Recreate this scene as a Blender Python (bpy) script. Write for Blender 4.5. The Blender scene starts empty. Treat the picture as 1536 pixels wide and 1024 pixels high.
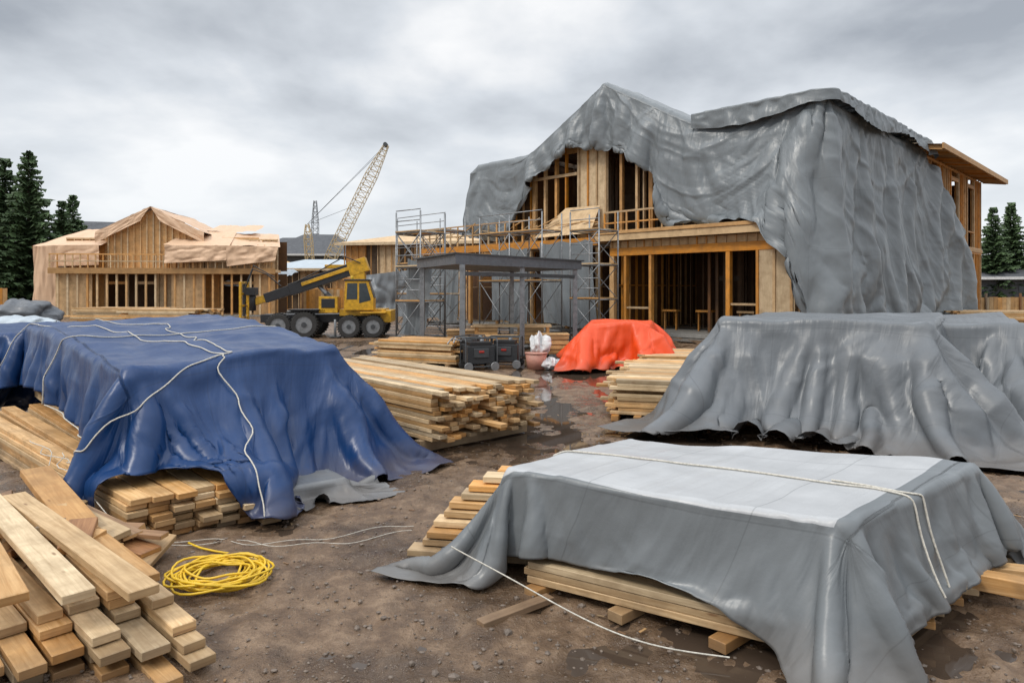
import bpy, math, random, time
import numpy as np
from mathutils import Vector, Matrix
from mathutils.bvhtree import BVHTree
random.seed(7); RS=np.random.RandomState(7)
scene=bpy.context.scene
scene.view_settings.view_transform='Standard'; scene.view_settings.look='None'; scene.view_settings.exposure=0
V=Vector; U=random.uniform
# ------------------------------------------------------------------ materials
M={}
class NT:
    def __init__(s,name):
        m=bpy.data.materials.new(name); m.use_nodes=True; s.m=m; s.t=m.node_tree; s.t.nodes.clear()
        s.out=s.t.nodes.new('ShaderNodeOutputMaterial'); s.b=s.n('ShaderNodeBsdfPrincipled'); s.l(s.b,0,s.out,0); M[name]=m
    def n(s,typ,inp=None,**pr):
        nd=s.t.nodes.new(typ)
        for k,v in pr.items(): setattr(nd,k,v)
        if inp:
            for k,v in inp.items():
                if isinstance(v,tuple) and len(v)==2 and hasattr(v[0],'bl_idname'): s.t.links.new(v[0].outputs[v[1]],nd.inputs[k])
                elif hasattr(v,'bl_idname'): s.t.links.new(v.outputs[0],nd.inputs[k])
                else: nd.inputs[k].default_value=v
        return nd
    def l(s,a,ao,b,bi): s.t.links.new(a.outputs[ao],b.inputs[bi])
    def math(s,op,a,b=None):
        d={0:a}
        if b is not None: d[1]=b
        return s.n('ShaderNodeMath',d,operation=op)
    def ramp(s,fac,stops):
        r=s.n('ShaderNodeValToRGB',{0:fac}); e=r.color_ramp.elements
        while len(e)<len(stops): e.new(.5)
        for k,(p,c) in enumerate(stops):
            e[k].position=p; e[k].color=(c,c,c,1) if not isinstance(c,(tuple,list)) else (*c[:3],1)
        return r
    def mix(s,f,a,b,blend='MIX'):
        nd=s.t.nodes.new('ShaderNodeMix'); nd.data_type='RGBA'; nd.blend_type=blend
        for idx,v in ((0,f),(6,a),(7,b)):
            if isinstance(v,tuple) and hasattr(v[0],'bl_idname'): s.t.links.new(v[0].outputs[v[1]],nd.inputs[idx])
            elif hasattr(v,'bl_idname'): s.t.links.new(v.outputs[2 if v.bl_idname=='ShaderNodeMix' else 0],nd.inputs[idx])
            else: nd.inputs[idx].default_value=(v if idx==0 else (*v[:3],1))
        return nd
    def base(s,v):
        if hasattr(v,'bl_idname'): s.t.links.new(v.outputs[2 if v.bl_idname=='ShaderNodeMix' else 0],s.b.inputs['Base Color'])
        else: s.b.inputs['Base Color'].default_value=(*v,1)
    def rough(s,v):
        if hasattr(v,'bl_idname'): s.l(v,0,s.b,'Roughness')
        else: s.b.inputs['Roughness'].default_value=v
    def bump(s,h,dist,st=1.0,prev=None):
        b=s.n('ShaderNodeBump',{'Strength':st,'Distance':dist}); s.l(h,0,b,'Height')
        if prev: s.l(prev,0,b,'Normal')
        s.l(b,0,s.b,'Normal'); return b

def wood(name,c1,c2,rough=.6,var=.42,wet=0):
    t=NT(name); uv=t.n('ShaderNodeUVMap')
    mp=t.n('ShaderNodeMapping',{'Vector':uv,'Scale':(1.3,22,1)})
    g=t.n('ShaderNodeTexNoise',{'Vector':mp,'Scale':1.6,'Detail':4,'Roughness':.65,'Distortion':.8})
    r=t.ramp(g,[(.3,c1),(.72,c2)])
    geo=t.n('ShaderNodeNewGeometry')
    v=t.n('ShaderNodeMapRange',{0:(geo,'Random Per Island'),3:1-var,4:1+var*.3})
    hs=t.n('ShaderNodeHueSaturation',{'Value':v,'Color':r})
    h2=t.math('FRACT',t.math('MULTIPLY',(geo,'Random Per Island'),7.31))
    sat=t.n('ShaderNodeMapRange',{0:h2,3:.72,4:1.25}); t.l(sat,0,hs,'Saturation')
    hu=t.n('ShaderNodeMapRange',{0:h2,3:.512,4:.486}); t.l(hu,0,hs,'Hue')
    tc=t.n('ShaderNodeTexCoord')
    dn=t.n('ShaderNodeTexNoise',{'Vector':(tc,'Object'),'Scale':3.0,'Detail':4,'Roughness':.65})
    dm=t.ramp(dn,[(.42,.0),(.75,.6)])
    kn=t.n('ShaderNodeTexVoronoi',{'Vector':t.n('ShaderNodeMapping',{'Vector':uv,'Scale':(1.6,6,1)}),'Scale':1.5})
    km=t.ramp(kn,[(.04,.75),(.10,0)])
    c=t.mix(dm,hs,tuple(x*.42 for x in c1)); c=t.mix(km,c,(c1[0]*.35,c1[1]*.25,c1[2]*.2))
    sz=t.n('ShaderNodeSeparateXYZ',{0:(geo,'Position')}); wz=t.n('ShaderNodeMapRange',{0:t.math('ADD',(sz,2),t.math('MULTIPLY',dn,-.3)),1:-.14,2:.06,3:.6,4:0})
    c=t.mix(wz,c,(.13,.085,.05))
    t.base(c); t.rough(rough); t.bump(g,.004,.6); return t.m
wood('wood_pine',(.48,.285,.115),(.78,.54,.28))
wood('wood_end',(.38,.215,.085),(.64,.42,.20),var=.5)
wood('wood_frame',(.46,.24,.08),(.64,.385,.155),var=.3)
wood('wood_old',(.20,.115,.06),(.38,.24,.13),var=.4)
wood('wood_ply',(.55,.33,.145),(.74,.49,.235),var=.2)
wood('wood_inner_shade',(.09,.05,.023),(.17,.10,.046),var=.3)  # frame timber darkened for room interiors; indoor shade is put into the colour

def tarp(name,col,rough=.36,bumpd=.018,lite=None,scale=1.0,dirt=.5,spec=.5,fx=5):
    t=NT(name); uv=t.n('ShaderNodeUVMap',uv_map='UVMap'); fu=t.n('ShaderNodeUVMap',uv_map='Fold')
    mp=t.n('ShaderNodeMapping',{'Vector':uv,'Scale':(scale,scale,scale)})
    mf=t.n('ShaderNodeMapping',{'Vector':fu,'Scale':(fx*scale,1.1*scale,1)})
    n1=t.n('ShaderNodeTexNoise',{'Vector':mf,'Scale':1.0,'Detail':3,'Roughness':.5,'Distortion':.4})
    n2=t.n('ShaderNodeTexNoise',{'Vector':mp,'Scale':2.6,'Detail':3,'Roughness':.45,'Distortion':.5},noise_type='RIDGED_MULTIFRACTAL')
    dn=t.n('ShaderNodeTexNoise',{'Vector':mp,'Scale':2.6,'Detail':6,'Roughness':.62})
    b=t.bump(n1,bumpd*2.0,.8); b=t.bump(n2,bumpd*.26,.85,b); b=t.bump(dn,bumpd*.7,.7,b)
    f=t.ramp(dn,[(.35,0),(.7,dirt)])
    c=t.mix(f,col,tuple(x*.70 for x in col))
    sp=t.n('ShaderNodeSeparateXYZ',{0:uv})
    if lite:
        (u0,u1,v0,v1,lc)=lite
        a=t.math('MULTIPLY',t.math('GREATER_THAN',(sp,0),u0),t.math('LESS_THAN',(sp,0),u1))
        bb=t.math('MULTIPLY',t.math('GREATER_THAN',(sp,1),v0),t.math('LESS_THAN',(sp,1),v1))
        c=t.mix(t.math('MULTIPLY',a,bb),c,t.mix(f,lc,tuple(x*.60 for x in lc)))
    # welded seams and packing folds of the sheet
    for ax,per in ((0,.92/scale**.5),(1,1.15/scale**.5)):
        fr=t.math('FRACT',t.math('DIVIDE',t.math('ADD',(sp,ax),10.37),per)); ln=t.math('LESS_THAN',fr,.008)
        c=t.mix(t.math('MULTIPLY',ln,.35),c,tuple(x*.45 for x in col))
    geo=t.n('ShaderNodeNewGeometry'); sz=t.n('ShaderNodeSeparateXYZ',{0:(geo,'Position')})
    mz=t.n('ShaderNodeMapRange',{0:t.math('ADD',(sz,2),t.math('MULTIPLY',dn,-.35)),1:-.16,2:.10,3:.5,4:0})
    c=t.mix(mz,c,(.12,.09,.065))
    t.base(c)
    rr=t.n('ShaderNodeMapRange',{0:dn,1:.3,2:.7,3:rough-.07,4:rough+.15}); t.rough(rr)
    t.b.inputs['Specular IOR Level'].default_value=spec
    return t
tarp('tarp_blue',(.006,.037,.130),.35,.018,spec=.40)
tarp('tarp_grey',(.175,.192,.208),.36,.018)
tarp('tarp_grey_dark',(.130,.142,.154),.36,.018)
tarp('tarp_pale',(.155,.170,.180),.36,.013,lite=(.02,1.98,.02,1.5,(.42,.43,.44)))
tarp('tarp_house',(.160,.178,.190),.36,.05,scale=.5,fx=4)
tarp('tarp_orange',(.78,.075,.010),.38,.016,spec=.45)
tarp('tarp_peach',(.68,.46,.30),.5,.03,scale=.5,dirt=.35,spec=.4)
tarp('tarp_white',(.44,.50,.55),.4,.03,scale=.5)
def plain(name,col,rough=.5,metal=0,var=.25,sc=8,bumpd=.002,spec=.5):
    t=NT(name); tc=t.n('ShaderNodeTexCoord'); n=t.n('ShaderNodeTexNoise',{'Vector':(tc,'Object'),'Scale':sc,'Detail':4,'Roughness':.65})
    f=t.ramp(n,[(.38,0),(.72,1)]); t.base(t.mix(f,col,tuple(x*(1-var) for x in col)))
    t.rough(t.n('ShaderNodeMapRange',{0:n,1:.3,2:.7,3:max(.03,rough-.1),4:min(1,rough+.12)}))
    t.b.inputs['Metallic'].default_value=metal; t.b.inputs['Specular IOR Level'].default_value=spec
    t.bump(n,bumpd,.6); return t
plain('yellow_paint',(.66,.36,.015),.42,var=.45)
plain('black_paint',(.018,.018,.02),.4)
plain('dark_plastic',(.03,.033,.037),.45)
plain('rubber',(.022,.021,.02),.75,var=-.8,sc=6)
plain('steel',(.30,.31,.32),.45,.7,.4)
plain('steel_dark',(.07,.075,.08),.5,.3,.3)
plain('glass',(.03,.04,.045),.08,0,.2)
plain('rope',(.60,.57,.50),.8,var=.4,sc=60)
plain('hose_yellow',(.72,.46,.02),.4,var=.25)
plain('white_bag',(.62,.62,.62),.5,var=.3,bumpd=.01)
plain('bucket_pink',(.5,.24,.18),.5)
plain('red_paint',(.4,.03,.02),.4)
plain('bark',(.08,.055,.04),.9,sc=5,bumpd=.03)
plain('concrete',(.25,.24,.22),.8)
plain('roof_grey',(.085,.09,.10),.75,sc=3)
plain('wall_grey',(.10,.105,.115),.7)
plain('crane_yellow',(.50,.38,.20),.5)
plain('canopy_sheet',(.10,.11,.125),.4,bumpd=.01)
plain('stone',(.17,.13,.10),.5,var=.5,sc=20)
def foliage(name,c):
    t=NT(name); geo=t.n('ShaderNodeNewGeometry'); r=t.ramp((geo,'Random Per Island'),[(0,tuple(x*.45 for x in c)),(1,c)])
    t.base(r); t.rough(.7); return t
foliage('needles',(.078,.135,.05))
foliage('far_foliage',(.05,.075,.04))
# ------------------------------------------------------------------ numpy noise
def vnoise(x,y,seed=0):
    rs=np.random.RandomState(seed); G=rs.rand(256,256)
    xi=np.floor(x).astype(int); yi=np.floor(y).astype(int); fx=x-xi; fy=y-yi
    fx=fx*fx*(3-2*fx); fy=fy*fy*(3-2*fy); a=G[xi%256,yi%256]; b=G[(xi+1)%256,yi%256]; c=G[xi%256,(yi+1)%256]; d=G[(xi+1)%256,(yi+1)%256]
    return (a*(1-fx)+b*fx)*(1-fy)+(c*(1-fx)+d*fx)*fy-.5
def fbm(x,y,seed=0,o=4,g=.5):
    s=0;a=1
    for k in range(o): s=s+a*vnoise(x*2**k+17*k,y*2**k+5*k,seed+k); a*=g
    return s
def ridge(x,y,seed=0,w=3.2): return np.clip(1-w*np.abs(vnoise(x,y,seed)+.3*vnoise(x*2.3+9,y*2+4,seed+1)),0,1)
# ------------------------------------------------------------------ mesh builder
Z=V((0,0,1))
class MB:
    def __init__(s): s.v=[];s.f=[];s.m=[];s.uv=[];s.sm=[];s.mats=[]
    def mi(s,n):
        if n not in s.mats: s.mats.append(n)
        return s.mats.index(n)
    def face(s,idx,mat,uv=None,sm=False):
        s.f.append(idx); s.m.append(s.mi(mat)); s.sm.append(sm); s.uv.append(uv or [(0,0)]*len(idx))
    def poly(s,pts,mat,sc=1):
        i=len(s.v); s.v+= [tuple(p) for p in pts]
        a=V(pts[0]); e=(V(pts[1])-a); L=e.length or 1; e/=L; nrm=e.cross(V(pts[2])-a); nrm.normalize(); g=nrm.cross(e)
        s.face(tuple(range(i,i+len(pts))),mat,[((V(p)-a).dot(e),(V(p)-a).dot(g)) for p in pts])
    def box(s,c,ax,ay,az,mat,end=None):
        c=V(c);ax=V(ax);ay=V(ay);az=V(az); i=len(s.v)
        if ax.cross(ay).dot(az)<0: ay=-ay
        for sx,sy,sz in ((-1,-1,-1),(1,-1,-1),(1,1,-1),(-1,1,-1),(-1,-1,1),(1,-1,1),(1,1,1),(-1,1,1)):
            s.v.append(tuple(c+ax*(sx/2)+ay*(sy/2)+az*(sz/2)))
        L,W,H=ax.length,ay.length,az.length; r=U(0,50); q=U(0,50); e=end or mat
        s.face((i,i+3,i+2,i+1),mat,[(r,q),(r,q+W),(r+L,q+W),(r+L,q)])
        s.face((i+4,i+5,i+6,i+7),mat,[(r,q),(r+L,q),(r+L,q+W),(r,q+W)])
        s.face((i,i+1,i+5,i+4),mat,[(r,q),(r+L,q),(r+L,q+H),(r,q+H)])
        s.face((i+2,i+3,i+7,i+6),mat,[(r,q),(r+L,q),(r+L,q+H),(r,q+H)])
        s.face((i+1,i+2,i+6,i+5),e,[(r,q),(r+W*.1,q),(r+W*.1,q+H),(r,q+H)])
        s.face((i+3,i,i+4,i+7),e,[(r,q),(r+W*.1,q),(r+W*.1,q+H),(r,q+H)])
    def bb(s,x0,x1,y0,y1,z0,z1,mat):
        d=[x1-x0,y1-y0,z1-z0]; c=((x0+x1)/2,(y0+y1)/2,(z0+z1)/2); vs=[V((d[0],0,0)),V((0,d[1],0)),V((0,0,d[2]))]
        k=max(range(3),key=lambda q:d[q]); o=[k]+[q for q in range(3) if q!=k]
        s.box(c,vs[o[0]],vs[o[1]],vs[o[2]],mat)
    def beam(s,p0,p1,w,h,mat,up=Z,end=None):
        p0=V(p0);p1=V(p1); d=p1-p0; u=d.normalized(); sd=u.cross(up)
        if sd.length<1e-3: sd=u.cross(V((1,0,0)))
        sd.normalize(); n=sd.cross(u); s.box((p0+p1)/2,d,sd*w,n*h,mat,end)
    def cyl(s,p0,p1,r0,r1=None,mat='steel',n=12,caps=True,capmat=None):
        r1=r0 if r1 is None else r1; p0=V(p0);p1=V(p1);u=(p1-p0).normalized(); a=u.cross(Z if abs(u.z)<.9 else V((1,0,0))).normalized(); b=u.cross(a); i=len(s.v)
        for p,r in ((p0,r0),(p1,r1)):
            for k in range(n): t=2*math.pi*k/n; s.v.append(tuple(p+a*(r*math.cos(t))+b*(r*math.sin(t))))
        for k in range(n): s.face((i+k,i+(k+1)%n,i+n+(k+1)%n,i+n+k),mat,sm=True)
        if caps: s.face(tuple(range(i+n-1,i-1,-1)),capmat or mat); s.face(tuple(range(i+n,i+2*n)),capmat or mat)
    def tube(s,pts,r,mat,n=6):
        pts=[V(p) for p in pts]; i0=len(s.v); pa=None
        for k,p in enumerate(pts):
            u=(pts[min(k+1,len(pts)-1)]-pts[max(k-1,0)]); u=u.normalized() if u.length>1e-9 else V((1,0,0))
            if pa is None: a=u.cross(Z if abs(u.z)<.9 else V((1,0,0))).normalized()
            else: a=(pa-u*pa.dot(u)); a=a.normalized() if a.length>1e-6 else u.orthogonal().normalized()
            pa=a; b=u.cross(a)
            for q in range(n): t=2*math.pi*q/n; s.v.append(tuple(p+a*(r*math.cos(t))+b*(r*math.sin(t))))
        for k in range(len(pts)-1):
            for q in range(n): s.face((i0+k*n+q,i0+k*n+(q+1)%n,i0+(k+1)*n+(q+1)%n,i0+(k+1)*n+q),mat,sm=True)
    def make(s,name,parent=None,bevel=0,loc=None,rot=0):
        me=bpy.data.meshes.new(name); me.from_pydata(s.v,[],s.f)
        for mn in s.mats: me.materials.append(M[mn])
        me.polygons.foreach_set('material_index',s.m); me.polygons.foreach_set('use_smooth',s.sm)
        ul=me.uv_layers.new(name='UVMap'); flat=[c for f in s.uv for p in f for c in p]; ul.data.foreach_set('uv',flat)
        me.update(); ob=bpy.data.objects.new(name,me); scene.collection.objects.link(ob)
        if parent: ob.parent=parent
        if loc: ob.location=loc
        ob.rotation_euler[2]=rot
        if bevel:
            b=ob.modifiers.new('b','BEVEL'); b.width=bevel; b.segments=1; b.limit_method='ANGLE'
        return ob
def empty(name,loc=(0,0,0),rot=0):
    e=bpy.data.objects.new(name,None); scene.collection.objects.link(e); e.location=loc; e.rotation_euler[2]=rot; return e
# ------------------------------------------------------------------ cloth
def convex(planes,lump=None):
    N=np.array([p[:3] for p in planes],np.float64); C=np.array([p[3] for p in planes],np.float64)
    l=np.linalg.norm(N,axis=1); N/=l[:,None]; C/=l
    def f(P,m):
        sh=P.shape; q=P.reshape(-1,3); d=q@N.T-C
        if lump is not None:
            top=N[:,2]>.9; d[:,top]-=lump(q[:,0],q[:,1])[:,None]
        k=d.argmax(1); dm=d[np.arange(len(q)),k]; ins=dm<m
        q[ins]+=N[k[ins]]*(m-dm[ins])[:,None]
        return ins.reshape(sh[:2])
    return f
def prism(Q,top,lump=None):
    Q=[np.array(q[:2],float) for q in Q]; c=sum(Q)/len(Q); pl=[(0,0,1,top)]
    for k in range(len(Q)):
        a,b=Q[k],Q[(k+1)%len(Q)]; e=b-a; n=np.array([e[1],-e[0]]); n/=np.linalg.norm(n)
        if n@(a-c)<0: n=-n
        pl.append((n[0],n[1],0,n@a))
    return convex(pl,lump)
def sim(P,colliders,slack=(1.,1.),pins=None,steps=160,iters=7,g=1.0,g2=.12,split=.4,fr=.6,damp=.975,bend=.025,margin=.015,noise=.02,seed=1,jit=.004,ground=True,P1=None,maps=None,nsc=9.):
    # position-based cloth: P is the flat sheet, maps = per-node extra length along each direction
    P=P.astype(np.float64).copy(); nx,ny,_=P.shape; rs=np.random.RandomState(seed)
    II,JJ=np.meshgrid(np.arange(nx),np.arange(ny),indexing='ij')
    nf=1+noise*fbm(II/nsc,JJ/nsc,seed+3,3)*2
    m0,m1=(nf*slack[0],nf*slack[1]) if maps is None else (nf*slack[0]*maps[0],nf*slack[1]*maps[1])
    sets=[]
    def L(A,B): return np.linalg.norm(B-A,axis=2)
    PT=P.transpose(1,0,2)
    def add(which,k,ca,cb,F,st):
        W=P if which==0 else PT; F=F if which==0 else F.T; n=W.shape[0]
        for par in (0,1):
            r=np.array([i for i in range(n-k) if (i//k)%2==par])
            if len(r)==0: continue
            if k==1: ra=slice(par,n-1,2); rb=slice(par+1,n,2)
            else: ra=r; rb=r+k
            sets.append((which,ra,rb,ca,cb,L(W[ra,ca],W[rb,cb])*F[ra,ca],st))
    al=slice(None); mm=(m0+m1)/2
    add(0,1,slice(0,-1),slice(1,None),mm,.3); add(0,1,slice(1,None),slice(0,-1),mm,.3)
    if bend: add(0,2,al,al,m0,bend); add(1,2,al,al,m1,bend)
    add(0,1,al,al,m0,1.); add(1,1,al,al,m1,1.)
    P=(P if P1 is None else P1.astype(np.float64).copy())+rs.randn(*P.shape)*jit; PT=P.transpose(1,0,2)
    if pins is not None: pp=P[pins].copy()
    prev=P.copy()
    for st_ in range(steps):
        gg=g if st_<steps*split else g2+(g-g2)*max(0,1-(st_-steps*split)/(steps*.15)); gd=9.81*gg/3600
        vel=(P-prev)*damp; prev[:]=P; P+=vel; P[:,:,2]-=gd
        for it in range(iters):
            for which,ra,rb,ca,cb,rest,st in sets:
                W=P if which==0 else PT
                A=W[ra,ca];B=W[rb,cb]; d=B-A; l=np.sqrt(np.einsum('ijk,ijk->ij',d,d))+1e-9
                c=d*((.5*st*(l-rest)/l)[:,:,None])
                W[ra,ca]=A+c; W[rb,cb]=B-c
            if pins is not None: P[pins]=pp
            if it%3==2 or it==iters-1:
                for f in colliders:
                    ins=f(P,margin)
                    if it==iters-1: prev[ins]+=(P[ins]-prev[ins])*fr
                if ground:
                    z=P[:,:,2]; m=z<.02; z[m]=.02
                    if it==iters-1: prev[m]+=(P[m]-prev[m])*.85
    return P
def up2(A):
    def ax0(A):
        n=A.shape[0]; o=np.zeros((2*n-1,)+A.shape[1:]); o[0::2]=A
        p=np.concatenate([2*A[:1]-A[1:2],A,2*A[-1:]-A[-2:-1]],0)
        o[1::2]=(-p[:-3]+9*p[1:-2]+9*p[2:-1]-p[3:])/16; return o
    return ax0(ax0(A).swapaxes(0,1)).swapaxes(0,1)
def foldmap(ST,W,D,R=.7):
    s,t=ST[...,0],ST[...,1]; ox=np.where(s<0,s,np.where(s>W,s-W,0)); oy=np.where(t<0,t,np.where(t>D,t-D,0)); ov=np.hypot(ox,oy)
    q=R*math.pi/2; ph=s.copy()
    a=(s>W)&(t<0); ph[a]=W+R*np.arctan2(ox[a],-oy[a])
    a=(s>W)&(t>=0)&(t<=D); ph[a]=W+q+t[a]
    a=(s>W)&(t>D); ph[a]=W+q+D+R*np.arctan2(oy[a],ox[a])
    a=(s>=0)&(s<=W)&(t>D); ph[a]=W+2*q+D+(W-s[a])
    a=(s<0)&(t<0); ph[a]=-R*np.arctan2(-ox[a],-oy[a])
    a=(s<0)&(t>=0); ph[a]=-q-t[a]
    return ph,ov
def gridnormal(P):
    a=np.gradient(P,axis=0); b=np.gradient(P,axis=1); n=np.cross(a,b); return n/(np.linalg.norm(n,axis=2,keepdims=True)+1e-9)
def pleat(P,ST,W,D,A,f=2.0,seed=1,flat=.006):
    # finer grid + hanging folds that fan out from the top edge of the load
    P=up2(P); ST=up2(ST); ph,ov=foldmap(ST,W,D); w=np.clip(ov/.35,0,1)
    ph2=ph+.30*fbm(ph*.8,ov*1.1,seed+7,2)
    d=A*w*(ridge(ph2*f,ov*.5,seed,4.)+.45*ridge(ph2*f*2.2,ov*.8,seed+3,4.4)*np.clip(ov/.5,0,1)+.12*ridge(ph2*f*5,ov*1.4,seed+5,4.))
    s,t=ST[...,0],ST[...,1]
    d+=A*.22*w*(ridge(s*1.5+t*1.2,t*.5-s*.4,seed+30,6)+ridge(s*1.3-t*1.5,t*.4+s*.5,seed+33,6))
    d+=flat*(ridge(s*1.2+t*.3,t*.9,seed+20,5)+.8*ridge(s*.8-t*1.1,t*1.0+s*.7,seed+25,6)+.35*ridge(s*3,t*3,seed+27,4))
    n=gridnormal(P)
    Q=P+n*d[...,None]; Q[...,2]=np.maximum(Q[...,2],.008+0*d)
    return Q,ST,np.stack([ph,ov],-1)
def cloth_obj(name,P,mat,parent=None,sub=1,rest=None,thick=0,uvs=None,fold=None):
    nx,ny,_=P.shape; R=rest if rest is not None else P
    me=bpy.data.meshes.new(name); idx=np.arange(nx*ny).reshape(nx,ny)
    F=np.stack([idx[:-1,:-1],idx[1:,:-1],idx[1:,1:],idx[:-1,1:]],-1).reshape(-1,4)
    me.from_pydata(P.reshape(-1,3).tolist(),[],F.tolist()); me.materials.append(M[mat])
    if uvs is None:
        du=np.linalg.norm(np.diff(R,axis=0),axis=2).mean(1); dv=np.linalg.norm(np.diff(R,axis=1),axis=2).mean(0)
        u=np.concatenate([[0],np.cumsum(du)]); v=np.concatenate([[0],np.cumsum(dv)])
        uvs=np.stack(np.meshgrid(u,v,indexing='ij'),-1)
    for nm,arr in (('UVMap',uvs),('Fold',fold if fold is not None else uvs)):
        ul=me.uv_layers.new(name=nm); ul.data.foreach_set('uv',arr.reshape(-1,2)[F.reshape(-1)].reshape(-1))
    me.polygons.foreach_set('use_smooth',[True]*len(F)); me.update()
    ob=bpy.data.objects.new(name,me); scene.collection.objects.link(ob)
    if parent: ob.parent=parent
    if thick:
        so=ob.modifiers.new('t','SOLIDIFY'); so.thickness=thick; so.offset=0
    if sub: 
        s=ob.modifiers.new('s','SUBSURF'); s.levels=sub; s.render_levels=sub
    return ob,BVHTree.FromPolygons([V(p) for p in P.reshape(-1,3)],F.tolist())
def bil(Q,s,t):
    NL,NR,FR,FL=[np.array(q[:2],float) for q in Q]
    s=s[...,None];t=t[...,None]
    return (NL*(1-s)+NR*s)*(1-t)+(FL*(1-s)+FR*s)*t
def dims(Q):
    NL,NR,FR,FL=[np.array(q[:2],float) for q in Q]
    return (np.linalg.norm(NR-NL)+np.linalg.norm(FR-FL))/2,(np.linalg.norm(FL-NL)+np.linalg.norm(FR-NR))/2
def quad_cloth(Q,z,hn,hr,hf,hl,d,pleat=.14):
    W,D=dims(Q)
    nx=int((W+hr+hl)/d); 
    s=np.linspace(-hl/W,1+hr/W,nx)
    hns=np.interp(s,*hn) if isinstance(hn,tuple) else np.full(nx,hn)
    ny=int((D+hns.max()+hf)/d)
    q=np.linspace(0,1,ny)[None,:]; t=(-hns/D)[:,None]*(1-q)+(1+hf/D)*q
    S=np.repeat(s[:,None],ny,1); xy=bil(Q,S,t)
    ov_t=np.clip(-t*D,0,None)+np.clip((t-1)*D,0,None); ov_s=np.clip(-S*W,0,None)+np.clip((S-1)*W,0,None)
    m0=1+pleat*np.clip(ov_t/1.2,0,1)**.7; m1=1+pleat*np.clip(ov_s/1.2,0,1)**.7
    P=np.concatenate([xy,np.full((nx,ny,1),z)],2); P[:,:,2]+=.02*fbm(S*W*2,t*D*2,77,3)
    return P,(m0,m1),np.stack([S*W,t*D],-1)
def drape(name,Q,z,hn,hr,hf,hl,d,cols,mat,parent,pl=.14,A=.05,f=2.,seed=1,thick=.004,flat=.006,zadd=None,**k):
    P0,mp_,uv_=quad_cloth(Q,z,hn,hr,hf,hl,d,pl)
    if zadd: P0[:,:,2]+=zadd(P0[:,:,0],P0[:,:,1])
    P=sim(P0,cols,maps=mp_,seed=seed,**k); W,D=dims(Q)
    P,uv_,fo=pleat(P,uv_,W,D,A,f,seed,flat)
    return cloth_obj(name,P,mat,parent,0,None,thick,uv_,fo)[1]
def rope(name,guide,bvh,r=.008,off=.012,mat='rope',parent=None,mb=None):
    pts=[]
    G=[V(p) for p in guide]
    for a,b in zip(G[:-1],G[1:]):
        n=max(2,int((b-a).length/.05))
        for k in range(n): pts.append(a.lerp(b,k/n))
    pts.append(G[-1]); out=[]
    for p in pts:
        if bvh is None: out.append(p); continue
        lo,no,_,d=bvh.find_nearest(p)
        if lo is None: continue
        dr=p-lo; dr=dr.normalized() if dr.length>1e-4 else Z
        out.append(lo+dr*off)
    for _ in range(3): out=[out[0]]+[(out[k-1]+out[k]*2+out[k+1])/4 for k in range(1,len(out)-1)]+[out[-1]]
    own=mb is None; mb=mb or MB(); mb.tube(out,r,mat)
    return mb.make(name,parent) if own else None
# ------------------------------------------------------------------ lumber
def stack(mb,Q,z0,z1,bw,bh,along='t',stag=.05,gap=.006,mat='wood_pine',ends='wood_end',jz=.002,miss=0,skids=True,skew=0):
    NL,NR,FR,FL=[V((q[0],q[1],0)) for q in Q]
    if along=='t': W=(NR-NL).length; D=(FL-NL).length
    else: W=(FL-NL).length; D=(NR-NL).length
    def pt(s,t):
        if along!='t': s,t=t,s
        return (NL*(1-s)+NR*s)*(1-t)+(FL*(1-s)+FR*s)*t
    n=max(1,int(W/(bw+gap))); nl=max(1,int((z1-z0)/(bh+.003)))
    for k in range(nl):
        z=z0+(k+.5)*(bh+.003); sh=U(-.4,.4)*bw/W*.5
        for i in range(n):
            if random.random()<miss*(k/nl+.2): continue
            s=(i+.5)/n+sh*.5+U(-.3,.3)*gap/W; a=U(-stag,stag)/D*(1+2*(random.random()<.1)); b=U(-stag,stag)/D
            p0=pt(s+U(-.003,.003),a)+Z*(z+U(-jz,jz)); p1=pt(s+U(-.003,.003),1+b)+Z*(z+U(-jz,jz))
            mb.beam(p0,p1,W/n-gap-random.random()*.004,bh-random.random()*.002,mat,end=ends)
    if skids and z0>.05:
        for t in (.06,.35,.65,.94):
            mb.beam(pt(-.04,t)+Z*(z0/2),pt(1.04,t)+Z*(z0/2),.10,z0-.004,'wood_frame',end='wood_end')
def offs(Q,d):
    c=sum((V(q[:2]).to_3d() for q in Q),V())/4
    return [tuple((V(q[:2]).to_3d()+(V(q[:2]).to_3d()-c).normalized()*d)[:2]) for q in Q]

# ================================================================== BLUE TARP PILE
Qb=[(-3.05,5.40),(-1.78,7.1),(-5.0,11.3),(-6.7,9.4)]
Ql=[(-2.74,4.84),(-1.86,5.42),(-5.4,10.0),(-6.75,8.35)]
def lumpb(x,y): return .24*np.clip((y-5.5)/5,0,1)+.07*fbm(x*1.3,y*1.3,5,3)*2
e_blue=empty('blue_tarp_covered_lumber_pile')
bvB=drape('blue_tarp',Qb,1.5,([-.5,0,.18,.35,.6,1.,1.6],[.58,.62,1.10,1.66,1.6,1.45,1.35]),1.25,1.3,.74,.052,[prism(offs(Qb,-.04),1.13,lumpb),prism(Ql,.33)],'tarp_blue',e_blue,
    pl=.12,A=.060,f=1.5,seed=3,zadd=lambda x,y:lumpb(x,y)*.5,steps=230,iters=8,noise=.025,bend=.03,slack=(1.006,1.006),flat=.012)
mb=MB(); stack(mb,Ql,.0,.32,.135,.042,stag=.05); mb.make('lower_boards',e_blue,.003)
mb=MB(); stack(mb,offs(Qb,-.16),.34,1.03,.2,.09,stag=.02,skids=False); mb.make('upper_boards',e_blue)
mb=MB()
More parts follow.
